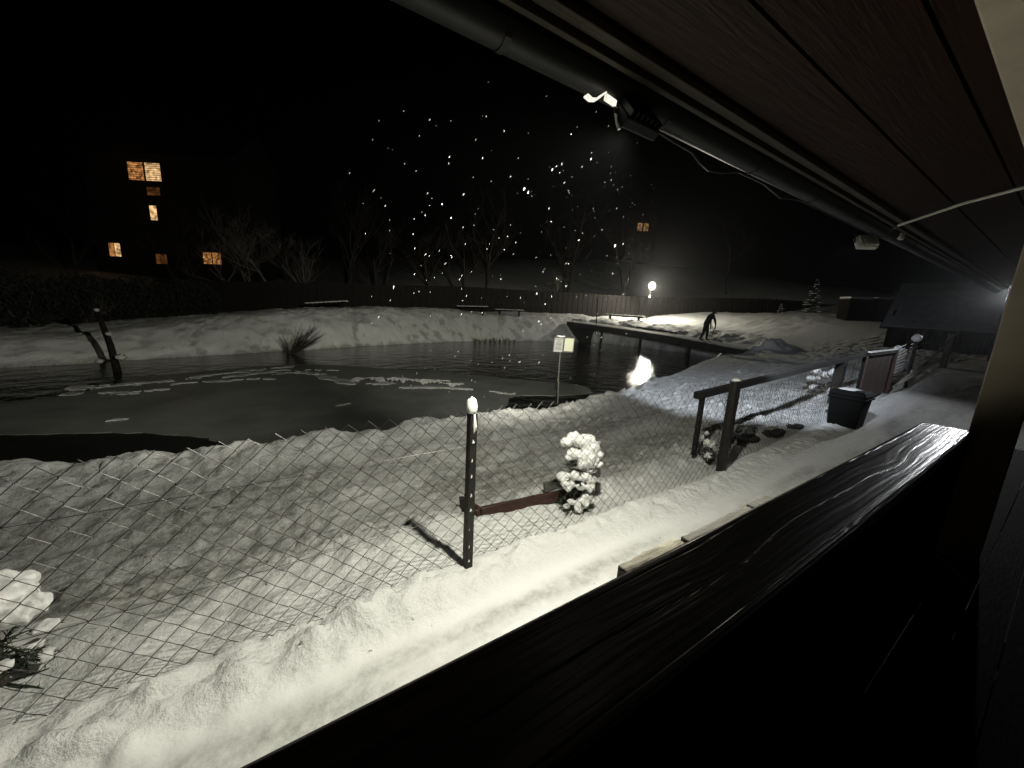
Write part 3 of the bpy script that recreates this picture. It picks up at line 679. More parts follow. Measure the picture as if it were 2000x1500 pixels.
# ------------------------------------------------------------------ shed and dark lean-to
shed = thing('woodshed', (27.5, 4.0, .8), 'low dark woodshed with a steep snow dusted roof', 'shed')
zf = .75
for i in range(22):
    obj('wall_board', MB().box((26.45, 2.2 + i * .16, (zf + 2.0) / 2), (.04, .15, 2.0 - zf)), 'wood_dark', shed)
obj('side_wall', MB().box((28.2, 5.55, 1.7), (3.4, .06, 2.1)), 'wood_dark', shed)
m = MB(); m.add([(26.0, 1.6, 1.70), (26.0, 5.85, 1.80), (28.3, 5.95, 4.0), (28.3, 1.6, 4.02), (26.0, 1.6, 1.78), (26.0, 5.85, 1.88), (28.3, 5.95, 4.10), (28.3, 1.6, 4.12)],
                [(0, 1, 2, 3), (7, 6, 5, 4), (0, 4, 5, 1), (1, 5, 6, 2), (2, 6, 7, 3), (3, 7, 4, 0)])
rfp = obj('roof', m, 'roof_dark', shed)
m = MB(); m.add([(26.03, 1.65, 1.80), (26.03, 5.80, 1.90), (28.3, 5.9, 4.115), (28.3, 1.65, 4.135), (26.03, 1.65, 1.86), (26.03, 5.80, 1.96), (28.3, 5.9, 4.18), (28.3, 1.65, 4.2)],
                [(0, 1, 2, 3), (7, 6, 5, 4), (0, 4, 5, 1), (1, 5, 6, 2), (2, 6, 7, 3), (3, 7, 4, 0)])
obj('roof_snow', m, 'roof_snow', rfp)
m = MB(); m.add([(28.3, 1.6, 4.0), (28.3, 5.95, 4.0), (30.6, 5.95, 1.8), (30.6, 1.6, 1.8), (28.3, 1.6, 4.1), (28.3, 5.95, 4.1), (30.6, 5.95, 1.9), (30.6, 1.6, 1.9)],
                [(0, 1, 2, 3), (7, 6, 5, 4), (0, 4, 5, 1), (1, 5, 6, 2), (2, 6, 7, 3), (3, 7, 4, 0)])
obj('roof', m, 'roof_dark', shed)
lean = thing('board_screen', (22, .6, .8), 'black board screen standing right of the woodshed', 'screen')
for i in range(20):
    obj('screen_board', MB().box((21.5 + .02 * (i % 3), 1.75 - i * .155, 1.95), (.03, .145, 2.6)), 'wood_dark', lean)

# ------------------------------------------------------------------ conifers in the foreground
def conifer_small(name, base, h, r, label, seed, load=1.0, group=None):
    T = thing(name, base, label, 'conifer', group); rs = random.Random(seed); b = Vector(base)
    obj('trunk', MB().tube([b + Vector((0, 0, -.05)), b + Vector((.01, 0, h * .5)), b + Vector((.02, 0, h * .95))], [.018, .013, .005], 7), 'bark', T)
    fo = MB(); clumps = []
    nl = int(h / .055)
    for i in range(nl):
        t = i / nl; z = .03 + t * h * .93
        rr = r * (1.0 - .45 * t) * rs.uniform(.75, 1.15)
        for k in range(rs.randint(5, 7)):
            a = rs.uniform(0, 6.283); L = rr * rs.uniform(.7, 1.1)
            d = Vector((math.cos(a), math.sin(a), rs.uniform(-.25, .12)))
            p0 = b + Vector((0, 0, z)); p1 = p0 + d * L
            fo.tube([p0, p0.lerp(p1, .5) + Vector((0, 0, .01)), p1], [.006, .004, .002], 4)
            for s in range(26):
                q = p0.lerp(p1, rs.uniform(.2, 1.05)); dd = Vector((rs.uniform(-1, 1), rs.uniform(-1, 1), rs.uniform(-.8, .5))).normalized() + d * .8
                e = q + dd.normalized() * rs.uniform(.022, .045); w = dd.cross(Vector((rs.uniform(-1, 1), rs.uniform(-1, 1), rs.uniform(-1, 1)))).normalized() * .0035
                fo.add([q - w, q + w, e], [(0, 1, 2)])
            if rs.random() < .62 * load: clumps.append((p0.lerp(p1, rs.uniform(.65, .95)) + Vector((0, 0, .012)), a, rs.uniform(.026, .05)))
    obj('foliage', fo, 'needles', T)
    return T, b, rs, clumps
T, b, rs, cl = conifer_small('young_conifer', (2.22, 2.24, gz(2.22, 2.24) - .03), .66, .17, 'small snow laden conifer behind the fence beside the red border', 5)
R2 = Vector((.84, -.54, 0)); F2 = Vector((-.54, -.84, 0))
def clump(T, c, s, seed):
    m = MB(); rs2 = random.Random(seed)
    m.blob(c, (s * 1.25, s * 1.1, s * .82), seed, .22, 18, 12)
    for k in range(3):
        a = rs2.uniform(0, 6.28); m.blob(c + Vector((math.cos(a) * s * .65, math.sin(a) * s * .65, rs2.uniform(-.6, .1) * s)), s * rs2.uniform(.45, .7), seed * 7 + k, .35, 10, 7)
    return m
def fuse(name, mb, T, voxel=.008, disp=.012, size=.035):
    o = obj(name, mb, 'snow', T); o['kind'] = 'stuff'
    r = o.modifiers.new('fuse', 'REMESH'); r.mode = 'VOXEL'; r.voxel_size = voxel; r.use_smooth_shade = True
    sm_ = o.modifiers.new('settle', 'SMOOTH'); sm_.factor = .5; sm_.iterations = 6
    tx = bpy.data.textures.new(name, 'CLOUDS'); tx.noise_scale = size; tx.noise_depth = 2
    d = o.modifiers.new('lumps', 'DISPLACE'); d.texture = tx; d.strength = disp; d.mid_level = .5; d.texture_coords = 'LOCAL'
    return o
groups = {0: MB(), 1: MB(), 2: MB()}
for i, (dx, dz, s, df) in enumerate([(-.125, .63, .055, .02), (-.06, .665, .065, .0), (.0, .65, .07, .03), (.055, .655, .07, .02), (.10, .60, .075, .03), (.135, .53, .065, .03), (.15, .455, .055, .03), (.07, .54, .08, .06), (-.06, .54, .06, .05), (-.10, .50, .035, .06), (.03, .46, .06, .08), (.09, .40, .03, .08),
                                     (-.13, .31, .062, .04), (-.09, .26, .06, .06), (-.02, .345, .05, .07), (.06, .335, .062, .06), (.12, .30, .05, .04), (.02, .25, .045, .09), (.10, .245, .05, .07), (.135, .37, .03, .02), (-.05, .10, .035, .09), (-.09, .05, .03, .08), (.05, .09, .06, .08), (.09, .15, .05, .06), (.13, .10, .04, .04), (.02, .04, .04, .1)]):
    cm = clump(T, b + R2 * dx + F2 * df + Vector((0, 0, dz + .03)), s * .88, 400 + i); g = groups[0 if dz > .39 else (1 if dz > .2 else 2)]; g.add(cm.v, cm.f)
for g in groups.values(): fuse('snow_load', g, T, .008, .014, .05)
tw = MB(); rs4 = random.Random(9)
for g in groups.values():
    for p in g.v[::9]:
        p = Vector(p); d = Vector((rs4.uniform(-1, 1), rs4.uniform(-1, 1), rs4.uniform(-1.1, -.1))).normalized() * rs4.uniform(.02, .04); w = d.orthogonal().normalized() * .003
        q = p - Vector((0, 0, .028)); tw.add([q - w, q + w, q + d], [(0, 1, 2)])
o = obj('twig_tips', tw, 'needles', T); o['kind'] = 'stuff'
T, b, rs, cl = conifer_small('young_conifer', (-1.10, 2.30, gz(-1.10, 2.30) - .03), .50, .22, 'dark conifer under a thick snow hood at the lower left corner', 15, .55)
g = MB()
for i, (dx, dy, dz, s) in enumerate([(0, 0, .44, .13), (.10, -.06, .40, .085), (-.10, .06, .42, .11), (.04, .08, .42, .09), (.12, .02, .36, .06), (-.02, -.12, .38, .07)]):
    g.blob(b + Vector((dx, dy, dz)), (s, s, s * .65), 520 + i, .3, 16, 12)
fuse('snow_load', g, T, .010, .02, .06)
g = MB()
for i, (p, a, s) in enumerate(cl[::2]): g.blob(p + Vector((0, 0, -.005)), (s * 1.0, s * 1.0, s * .45), 500 + i, .4, 12, 8)
fuse('snow_load', g, T, .009, .012, .04)

# ------------------------------------------------------------------ red border boards, stones, plants by the fence
rb = thing('border_frame', (1.6, 2.5, 0), 'low red brown timber border half buried in snow behind the fence', 'border')
def gp3(x, y, dz): return (x, y, gz(x, y) + dz)
obj('border_board', MB().bar((1.37, 2.46, gz(1.37, 2.46) + .03), (2.45, 2.32, gz(2.45, 2.32) + .045), .03, .10), 'red_board', rb, bevel=.004)
obj('border_board', MB().bar((1.36, 2.47, gz(1.36, 2.47) + .03), (1.47, 3.05, gz(1.47, 3.05) + .045), .035, .10), 'red_board', rb, bevel=.004)
obj('border_board', MB().bar((2.16, 2.62, gz(2.16, 2.62) + .08), (2.8, 2.5, gz(2.8, 2.5) + .08), .03, .10), 'wood_grey', rb, bevel=.004)
for i, (x, y, sx, sy, sz, lab) in enumerate([(5.75, 2.40, .26, .15, .10, 'flat dark stone by the path, nearest the fence post'), (6.45, 2.36, .30, .14, .08, 'flat dark stone by the path, middle of three in a row'),
                                             (7.15, 2.34, .28, .14, .08, 'flat dark stone by the path just before the bin'), (7.3, 3.0, .40, .16, .08, 'dark slab under the chain link, farthest of the stones')]):
    T = thing('flat_stone', (x, y, gz(x, y)), lab, 'stone', 'stones along the path')
    rr = random.Random(600 + i); g0 = gz(x, y); pl = []
    for k in range(9):
        an = 6.283 * k / 9 + rr.uniform(-.2, .2); q = rr.uniform(.8, 1.12); pl.append((x + math.cos(an) * sx * q, y + math.sin(an) * sy * q))
    obj('stone', MB().prism(pl, g0 - .08, g0 + .02 + sz * .25), 'stone', T, bevel=.015)
    obj('snow_patch', MB().blob((x + .12, y + .08, g0 + .02 + sz * .25), (sx * .55, sy * .4, .022), 620 + i, .5, 14, 6, .2), 'snow_dim', T, smooth=True)
def twiggy(T, c, n, L, spread, seed, mat='twig', up=.8, r=.003, lean=(0, 0)):
    '''a fan of stems'''
    rs = random.Random(seed); m = MB(); c = Vector(c)
    for i in range(n):
        d = Vector((rs.uniform(-1, 1) * spread + lean[0], rs.uniform(-1, 1) * spread + lean[1], up)).normalized()
        l = L * rs.uniform(.5, 1.1); p = c + Vector((rs.uniform(-1, 1), rs.uniform(-1, 1), 0)) * spread * L * .12
        mid = p + d * l * .55 + Vector((rs.uniform(-1, 1), rs.uniform(-1, 1), 0)) * l * .05
        e = p + d * l + Vector((0, 0, -rs.uniform(0, .12) * l))
        m.tube([p, mid, e], [r, r * .75, r * .35], 4, False)
        for k in range(3):
            q = p.lerp(e, rs.uniform(.4, .9)); f = q + (d + Vector((rs.uniform(-1, 1), rs.uniform(-1, 1), rs.uniform(-.3, .6))) * .6).normalized() * l * .25
            m.tube([q, f], [r * .6, r * .25], 3, False)
    o = obj('stem', m, mat, T); o['kind'] = 'stuff'; return o
T = thing('withered_plant', (4.52, 2.3, gz(4.52, 2.3)), 'dark withered plant with snow on its leaves at the fence post', 'plant')
twiggy(T, (4.5, 2.28, gz(4.5, 2.28)), 26, .34, .7, 7)
m = MB(); rs = random.Random(3)
for i in range(70):
    p = Vector((4.5 + rs.uniform(-.22, .3), 2.28 + rs.uniform(-.12, .2), gz(4.5, 2.28) + rs.uniform(.03, .26))); d = Vector((rs.uniform(-1, 1), rs.uniform(-1, 1), rs.uniform(-.5, .3))) * .05; w = Vector((rs.uniform(-1, 1), rs.uniform(-1, 1), rs.uniform(-1, 1))) * .025
    obj('leaf', MB().add([p, p + d * .5 + w, p + d, p + d * .5 - w], [(0, 1, 2, 3)]), 'leaf_dead', T)
for i in range(8): obj('snow_clump', MB().blob((4.45 + rs.uniform(-.2, .3), 2.3 + rs.uniform(-.1, .15), gz(4.5, 2.28) + rs.uniform(.15, .34)), rs.uniform(.025, .05), 640 + i, .4, 9, 6), 'snow', T, smooth=True)
T = thing('snowy_shrub', (10.1, 3.0, gz(10.1, 3.0)), 'low shrub lumped with snow seen between the last two handrail posts', 'shrub')
twiggy(T, (10.1, 3.0, gz(10.1, 3.0)), 24, .6, .8, 9)
for i in range(16):
    obj('snow_clump', MB().blob((10.1 + rs.uniform(-.35, .35), 3.0 + rs.uniform(-.25, .25), gz(10.1, 3) + rs.uniform(.05, .55)), (rs.uniform(.05, .12),) * 2 + (rs.uniform(.04, .08),), 660 + i, .4, 10, 7), 'snow', T, smooth=True)

# ------------------------------------------------------------------ notice on a stake at the near shore
sg = thing('notice_board', (5.8, 6.75, -.5), 'small notice with two white sheets on a thin stake at the water', 'sign')
obj('stake', MB().tube([(5.72, 6.62, -.75), (5.86, 6.86, .30), (5.93, 6.94, 1.12)], .016, 7), 'wood_grey', sg)
sx = Vector((.84, -.54, 0)).normalized(); su = Vector((.09, .05, 1)).normalized(); sn = sx.cross(su)
Rs = Matrix((sx, -sn, su)).transposed(); cc = Vector((5.96, 6.87, 1.02))
bd = obj('board', MB().box(cc + sn * .0 , (.50, .014, .37), Rs), 'sign_board', sg)
p1 = obj('left_sheet', MB().box(cc - sx * .125 + sn * .010 - su * .012, (.205, .004, .33), Rs), 'paper', sg)
obj('right_sheet', MB().box(cc + sx * .125 + sn * .010 + su * .004, (.215, .004, .31), Rs), 'paper_yellow', sg)
m = MB(); rs = random.Random(2)
for i in range(9):
    w = rs.uniform(.08, .165); m.box(cc - sx * (.125 + rs.uniform(-.008, .008)) + sn * .0135 + su * (.125 - i * .030), (w, .002, .013 if i in (3, 4, 7) else .008), Rs)
obj('print_line', m, 'print', p1)
obj('snow_strip', MB().blob(cc - sx * .06 + su * .195, (.13, .03, .028), 700, .35, 14, 7, .4), 'snow', sg, smooth=True)

# ------------------------------------------------------------------ jetty, pole, person with a hand net
jt = thing('jetty', (20.7, 16, -.4), 'long dark jetty beam with snow on top crossing the end of the pond', 'jetty')
JV = [9.3, 10.5, 12, 13.8, 17, 20, 22.9]; JZ = [.37, .45, .58, .72, .86, .98, 1.08]
def jz(v): return float(np.interp(v, JV, JZ))
vsb = MB()
for (a, za), (c, zc) in zip(zip(JV, JZ), zip(JV[1:], JZ[1:])):
    mm = MB(); x0, x1 = 20.0, 20.16
    mm.add([(x0, a, za - .36), (x1, a, za - .36), (x1, c, zc - .36), (x0, c, zc - .36), (x0, a, za), (x1, a, za), (x1, c, zc), (x0, c, zc)], [(3, 2, 1, 0), (4, 5, 6, 7), (0, 1, 5, 4), (1, 2, 6, 5), (2, 3, 7, 6), (3, 0, 4, 7)])
    obj('edge_beam', mm, 'concrete', jt)
nb = 60
for i in range(nb):
    v = 9.35 + i * (13.5 / nb); z = jz(v)
    obj('deck_plank', MB().bar((20.165, v, z - .06), (21.7, v, z - .06), .215, .04), 'wood_grey', jt)
m = MB(); nx_, ny_ = 10, 120; vs = []
for j in range(ny_):
    v = 9.3 + 13.6 * j / (ny_ - 1)
    for i in range(nx_):
        x = 20.01 + 1.69 * i / (nx_ - 1); e = 0 if 0 < i < nx_ - 1 else -.05
        vs.append((x, v, jz(v) + .05 + e + .03 * float(fbm(np.array([x * 2.]), np.array([v * 2.]), 301, 3)[0])))
m.add(vs, [(j * nx_ + i, j * nx_ + i + 1, (j + 1) * nx_ + i + 1, (j + 1) * nx_ + i) for j in range(ny_ - 1) for i in range(nx_ - 1)])
obj('snow_cover', m, 'snow', jt, smooth=True)
for v in (12.5, 16, 19.5): obj('pile', MB().tube([(20.5, v, -1.0), (20.5, v, jz(v) - .08)], .09, 8), 'wood_dark', jt)
obj('abutment', MB().prism([(20.02, 21.2), (21.6, 21.2), (21.6, 23.4), (20.02, 23.4)], -.9, .72), 'concrete', jt)
solo('mooring_pole', MB().tube([(20.25, 19.85, .3), (20.27, 19.95, 1.9), (20.25, 20.05, 3.0)], [.035, .032, .025], 7), 'wood_dark', 'thin dark pole standing at the far half of the jetty', 'pole', base=(20.25, 19.85, .3))
m = MB().bar((21.45, 14.1, jz(14.1) + .13), (21.6, 17.3, jz(17.3) + .15), .10, .09)
solo('spare_beam', m, 'wood_dark', 'dark beam lying along the back edge of the jetty', 'beam', base=(21.5, 15.5, .9))

PX, PY = 20.75, 11.85; PZ = jz(PY) + .055
per = thing('person', (PX, PY, PZ), 'person in dark clothes leaning forward on the jetty with a hand net', 'person')
def person():
    s = Vector((.84, -.54, 0))     # the way the torso leans
    f = Vector((-.54, -.84, 0))
    def P(a, c, z): return s * a + f * c + Vector((0, 0, z))
    V = []; E = []; Rd = []
    def add(p, r, par=None):
        V.append(p); Rd.append(r)
        if par is not None: E.append((par, len(V) - 1))
        return len(V) - 1
    pel = add(P(0, 0, .90), (.15, .13))
    for sd, fx in ((-1, -.24), (1, .12)):
        hip = add(P(.06 * sd, .02, .84), (.115, .115), pel); kn = add(P(fx * .55 + .02, .06, .47), (.085, .085), hip)
        an = add(P(fx, 0, .10), (.058, .058), kn); hl = add(P(fx + .01, 0, .045), (.048, .042), an); add(P(fx + .17, .08, .035), (.042, .033), hl)
    wa = add(P(.05, .0, 1.08), (.175, .155), pel); ch = add(P(.15, .02, 1.30), (.20, .17), wa); sh = add(P(.22, .02, 1.43), (.11, .10), ch)
    nk = add(P(.28, .02, 1.51), (.055, .055), sh); hd = add(P(.32, .02, 1.58), (.085, .095), nk); add(P(.35, .02, 1.66), (.080, .09), hd); add(P(.40, .03, 1.56), (.05, .055), hd)
    for sd in (-1, 1):
        so = add(P(.22, .19 * sd, 1.39), (.08, .08), sh); el = add(P(.34, .24 * sd, 1.12), (.064, .064), so); wr = add(P(.40 + .06 * sd, .14 * sd, .86), (.034, .034), el)
        pm = add(P(.39 + .06 * sd, .12 * sd, .73), (.036, .022), wr)
        for k in range(4):
            f1 = add(P(.39 + .06 * sd + (k - 1.5) * .02, .11 * sd, .675 - .006 * (k in (1, 2))), (.010, .010), pm); add(P(.385 + .06 * sd + (k - 1.5) * .02, .08 * sd, .65), (.009, .009), f1)
        t1 = add(P(.44 + .06 * sd, .10 * sd, .72), (.011, .011), pm); add(P(.45 + .06 * sd, .07 * sd, .69), (.009, .009), t1)
    me = bpy.data.meshes.new('body'); me.from_pydata(V, E, []); me.update(); me.materials.append(MAT['trousers'])
    o = bpy.data.objects.new('body', me); COL.objects.link(o); o.parent = per
    sk = o.modifiers.new('skin', 'SKIN'); sk.use_smooth_shade = True
    ly = me.skin_vertices[0].data
    for i, r in enumerate(Rd): ly[i].radius = r
    ly[0].use_root = True
    sb = o.modifiers.new('sub', 'SUBSURF'); sb.levels = 1; sb.render_levels = 2
    c = Vector((PX, PY, PZ))
    # woollen cap, a child of the body's thing
    obj('cap', MB().blob(c + P(.335, .02, 1.69), (.115, .115, .09), 4, .05, 14, 10, .2), 'coat', per, smooth=True)
    obj('face', MB().blob(c + P(.41, .03, 1.58), (.05, .065, .085), 6, .06, 12, 9), 'skin', per, smooth=True)
    # hand net: a thing of its own, held in the hands
    N = thing('landing_net', c + P(.8, 0, .4), 'large triangular hand net held low beside the person on the jetty', 'net')
    a0 = c + P(.30, .1, .80); a1 = c + P(.92, .02, .52); a2 = c + P(.62, .0, .02); a3 = c + P(.40, .05, .63)
    obj('handle', MB().tube([a0 + P(-.35, 0, .17), a0, a3], .014, 6), 'wood_dark', N)
    obj('frame', MB().tube([a3, a3.lerp(a1, .5), a1, a1 + P(-.04, 0, -.1), a1.lerp(a2, .5), a2, a2.lerp(a3, .5) + P(-.06, 0, 0), a3], .012, 6), 'wood_dark', N)
    m = MB(); K = 11
    for i in range(K):
        t = i / (K - 1); m.tube([a3.lerp(a1, t), a3.lerp(a1, t) * .5 + a2.lerp(a1, t) * .5 + P(0, .10 * math.sin(math.pi * t), -.04), a2.lerp(a1, t)], .004, 3, False)
        m.tube([a3.lerp(a2, t), a3.lerp(a2, t) * .5 + a1.lerp(a2, t) * .5 + P(0, .10 * math.sin(math.pi * t), -.04), a1.lerp(a2, t)], .004, 3, False)
    obj('netting', m, 'net', N)
person()

# ------------------------------------------------------------------ far bank: benches, ledge, stake, tufts, brown fence, hedge
BL = ['snow topped bench on the far bank above the leafless shoreline bush', 'snow topped bench on the far bank, left of a close pair', 'snow topped bench on the far bank, right of a close pair', 'long snow topped bench beside the lit bank left of the lamp']
for i, (a, b) in enumerate([((1.75, 24.4, 1.28), (3.75, 23.2, 1.52)), ((11.54, 25.38, 1.80), (13.4, 24.18, 1.87)), ((14.66, 25.15, 1.70), (16.45, 23.98, 1.73)), ((23.58, 22.36, 1.76), (26.45, 20.46, 1.72))]):
    a = Vector(a); b = Vector(b); mid = (a + b) / 2; g = gz(mid.x, mid.y)
    z = max(mid.z, g + .25); a.z += z - mid.z; b.z += z - mid.z
    T = thing('bench', (mid.x, mid.y, g), BL[i], 'bench', 'benches on the far bank')
    d = (b - a).normalized(); n = Vector((-d.y, d.x, 0))
    for k in (-.11, .11): obj('seat_plank', MB().bar(a + n * k, b + n * k, .2, .05), 'wood_dark', T)
    for t in (.15, .85):
        p = a.lerp(b, t); gg = gz(p.x, p.y) - .1; obj('leg', MB().box((p.x, p.y, (gg + p.z - .03) / 2), (.12, .34, p.z - .03 - gg), Matrix.Rotation(math.atan2(d.y, d.x), 3, 'Z')), 'wood_dark', T)
    m = MB(); ns = 9
    for k in range(ns): m.blob(a.lerp(b, (k + .5) / ns) + Vector((0, 0, .05)), ((b - a).length / ns * .75, .2, .05), 800 + i * 20 + k, .15, 10, 6, .5)
    obj('snow_strip', m, 'snow', T, smooth=True)
lw = thing('low_wall', (-.7, 23.4, .4), 'low dark wall with a long snow ledge at the end of the hedge', 'wall')
obj('wall_course', MB().bar((-3.2, 25.9, .22), (1.7, 23.05, .77), .3, .5), 'concrete', lw)
obj('snow_strip', MB().bar((-3.2, 25.9, .52), (1.7, 23.05, 1.07), .36, .10), 'snow', lw, bevel=.02)
st = thing('snowy_stake', (-3.65, 14.3, -.3), 'dark broken stake with snow lumps on the left shore', 'stake')
obj('trunk', MB().tube([(-3.6, 14.15, -.5), (-3.75, 14.5, .3), (-3.95, 14.9, .85), (-4.05, 15.2, 1.35)], [.09, .075, .06, .035], 8), 'wood_dark', st, smooth=True)
for i, (x, y, z, s) in enumerate([(-3.45, 14.05, .02, .11), (-3.68, 14.3, .62, .07), (-4.0, 14.95, 1.22, .06), (-3.9, 14.2, -.1, .08)]):
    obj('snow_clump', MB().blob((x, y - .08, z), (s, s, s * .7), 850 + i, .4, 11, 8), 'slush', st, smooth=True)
for i, (x, y) in enumerate([(-4.0, 15.1), (-3.9, 14.9)]): twiggy(st, (x, y, 1.1), 8, .5, 1.0, 33 + i)
T = thing('shore_bush', (.85, 17.2, -.35), 'leafless bush leaning right over the water on the far bank', 'bush')
twiggy(T, (.62, 17.2, -.42), 60, 1.5, .42, 17, 'twig', .72, .009, (.62, -.38)); twiggy(T, (.5, 17.2, -.42), 25, .9, .5, 18, 'twig', .8, .008, (.1, -.1))
T = thing('reed_tuft', (12.4, 21.1, -.35), 'dark reed tuft at the far waterline left of the jetty', 'reeds')
for i in range(9): twiggy(T, (10.9 + i * .38, 21.15 + .05 * (i % 3), -.42), 14, random.uniform(.25, .55), .6, 40 + i, 'grass_dead', .8, .007)

ff = thing('board_fence', (20, 27, 1.5), 'long dark brown board fence behind the far bank', 'fence')
A0, A1 = Vector((-6.5, 34.8, 0)), Vector((52, 17.4, 0)); Lf = (A1 - A0).length; nbd = 244
dirf = (A1 - A0).normalized(); ang = math.atan2(dirf.y, dirf.x)
bm = {}
for i in range(nbd):
    p = A0 + dirf * (i + .5) * Lf / nbd; tl = p.x
    top = float(np.interp(tl, [-4, 13.5, 30, 45], [2.72, 3.46, 3.62, 4.3])); bot = float(np.interp(tl, [-4, 13.5, 30, 45], [.1, 1.1, 1.5, 2.3]))
    h = top - bot + random.uniform(-.02, .02)
    if 'b' not in bm:
        me = MB().box((0, 0, .5), (Lf / nbd * .95, .03, 1.0)).mesh('fence_board'); me.materials.append(MAT['far_fence']); bm['b'] = me
    o = bpy.data.objects.new('fence_board', bm['b']); COL.objects.link(o); o.parent = ff
    o.location = Vector((p.x, p.y + (.02 if i % 2 else 0), bot)) - ff.location; o.scale = (1, 1, h); o.rotation_euler = (0, 0, ang)
for dz in (.35, .75):
    pts = [A0 + dirf * Lf * t for t in np.linspace(0, 1, 14)]; m = MB()
    for p, q in zip(pts, pts[1:]):
        zz = [float(np.interp(r.x, [-4, 13.5, 30, 45], [.1, 1.1, 1.5, 2.3])) + dz * 2.1 for r in (p, q)]
        m.bar((p.x, p.y + .05, zz[0]), (q.x, q.y + .05, zz[1]), .05, .09)
    obj('fence_rail', m, 'far_fence', ff)

def leaf_mass(name, label, pts, n, size, mat, seed, cat, stem=True):
    rs = random.Random(seed); base = pts[0][0]
    T = thing(name, base, label, cat); m = MB()
    for c, r in pts:
        c = Vector(c)
        for i in range(n):
            d = Vector((rs.gauss(0, 1), rs.gauss(0, 1), rs.gauss(0, 1))).normalized() * (rs.random() ** .4)
            p = c + Vector((d.x * r[0], d.y * r[1], d.z * r[2])); a = Vector((rs.uniform(-1, 1), rs.uniform(-1, 1), rs.uniform(-1, 1))).normalized() * size * rs.uniform(.5, 1.3); b2 = a.orthogonal().normalized() * size * .4
            m.add([p - a, p + b2, p + a, p - b2], [(0, 1, 2, 3)])
    obj('foliage', m, mat, T)
    if stem:
        sm = MB()
        for c, r in pts:
            for k in range(5):
                a = rs.uniform(0, 6.28); sm.tube([(c[0], c[1], c[2] - r[2]), (c[0] + math.cos(a) * r[0] * .5, c[1] + math.sin(a) * r[1] * .5, c[2] + r[2] * .3)], [.05, .015], 4)
        obj('stem', sm, 'bark', T)['kind'] = 'stuff'
    return T
leaf_mass('hedge', 'dark overgrown hedge along the left far bank', [((-19.5 + i * 1.6, 18.0 + i * .72, 1.05 + .03 * i), (1.4, 1.0, 1.15)) for i in range(11)], 1500, .12, 'hedge', 61, 'hedge')

# ------------------------------------------------------------------ lit lamp on a pole beyond the jetty
LP = Vector((28.84, 21.98, 4.5))
lg = gz(LP.x, LP.y)
lam = thing('lamp_post', (LP.x, LP.y, lg), 'lit lamp glowing on a slim pole beyond the jetty', 'lamp')
obj('pole', MB().tube([(LP.x, LP.y + .1, lg - .2), (LP.x, LP.y + .1, 3.4), (LP.x, LP.y + .1, LP.z - .1)], [.045, .04, .03], 8), 'bracket', lam)
obj('collar', MB().tube([(LP.x, LP.y + .1, 3.45), (LP.x, LP.y + .1, 3.65)], .08, 8), 'white_plastic', lam)
obj('head', MB().box((LP.x, LP.y + .06, LP.z), (.34, .08, .28)), 'black_plastic', lam, bevel=.02)
obj('glass', MB().blob((LP.x - .04, LP.y - .06, LP.z - .02), (.34, .26, .34), 3, .0, 14, 10), 'lamp_glow', lam, smooth=True)
pl = bpy.data.lights.new('lamp_light', 'POINT'); pl.energy = 2000; pl.color = (1.0, .95, .78); pl.shadow_soft_size = .12
o = bpy.data.objects.new('lamp_light', pl); COL.objects.link(o); o.parent = lam; o.location = Vector((LP.x - .25, LP.y - .35, LP.z - .1)) - lam.location

# ------------------------------------------------------------------ house with lit windows among the trees
hb = Vector((-9.5, 64.5, 2.5))
H2 = thing('lit_house', hb, 'dark house with warm lit windows behind the trees at left', 'house')
hx = Vector((.84, -.54, 0)); hn = Vector((-.54, -.84, 0)); Rh = Matrix((hx, -hn, Vector((0, 0, 1)))).transposed()
def HP(a, z, d=0): return Vector((-11.9, 66.43, 0)) + hx * a + hn * d + Vector((0, 0, z))
obj('wall', MB().box(HP(1.5, 9.5, -5.0), (18, 9.6, 17), Rh), 'plaster_dark', H2)
m = MB(); a0, a1 = -8.2, 11.2
r_ = [HP(a0, 17.9, .6), HP(a1, 17.9, .6), HP(a1, 17.9, -10.6), HP(a0, 17.9, -10.6), HP(a0, 22.5, -5), HP(a1, 22.5, -5)]
m.add(r_, [(0, 1, 5, 4), (2, 3, 4, 5), (1, 2, 5), (3, 0, 4), (3, 2, 1, 0)]); obj('roof', m, 'roof_dark', H2)
def hwin(a, z, w, h, mat, panes=1, blind=0):
    F = obj('window', MB().box(HP(a, z, -.12), (w + .16, .12, h + .16), Rh), 'wood_dark', H2)
    pw = w / panes
    for k in range(panes):
        c = HP(a - w / 2 + (k + .5) * pw, z, -.04)
        obj('pane', MB().box(c, (pw * .86, .05, h), Rh), mat[k % len(mat)], F)
    obj('frame', MB().bar(HP(a - w / 2 - .1, z - h / 2 - .06, .0), HP(a + w / 2 + .1, z - h / 2 - .06, .0), .12, .08), 'wood_dark', F)
    if blind:
        for k in range(blind):
            zz = z - h / 2 + (k + .5) * h / blind
            obj('blind_slat', MB().bar(HP(a - w / 2, zz, .03), HP(a + w / 2, zz, .03), .02, h / blind * .5, hn), 'blind', F)
    return F
def wpix(a, z): return (a, z)
hwin(.10, 16.1, 4.2, 2.0, ['window_warm', 'window_bright'], 2, 8)
hwin(.9, 13.9, 1.8, .9, ['window_dim'], 1, 4)
hwin(.55, 11.4, .95, 1.7, ['window_bright'], 1)
hwin(-5.0, 6.75, 1.5, 1.6, ['window_warm', 'window_bright'], 2)
hwin(7.3, 6.3, 2.4, 1.4, ['window_warm', 'window_warm'], 2)
hwin(.8, 5.9, 1.6, 1.2, ['window_dim'], 1)
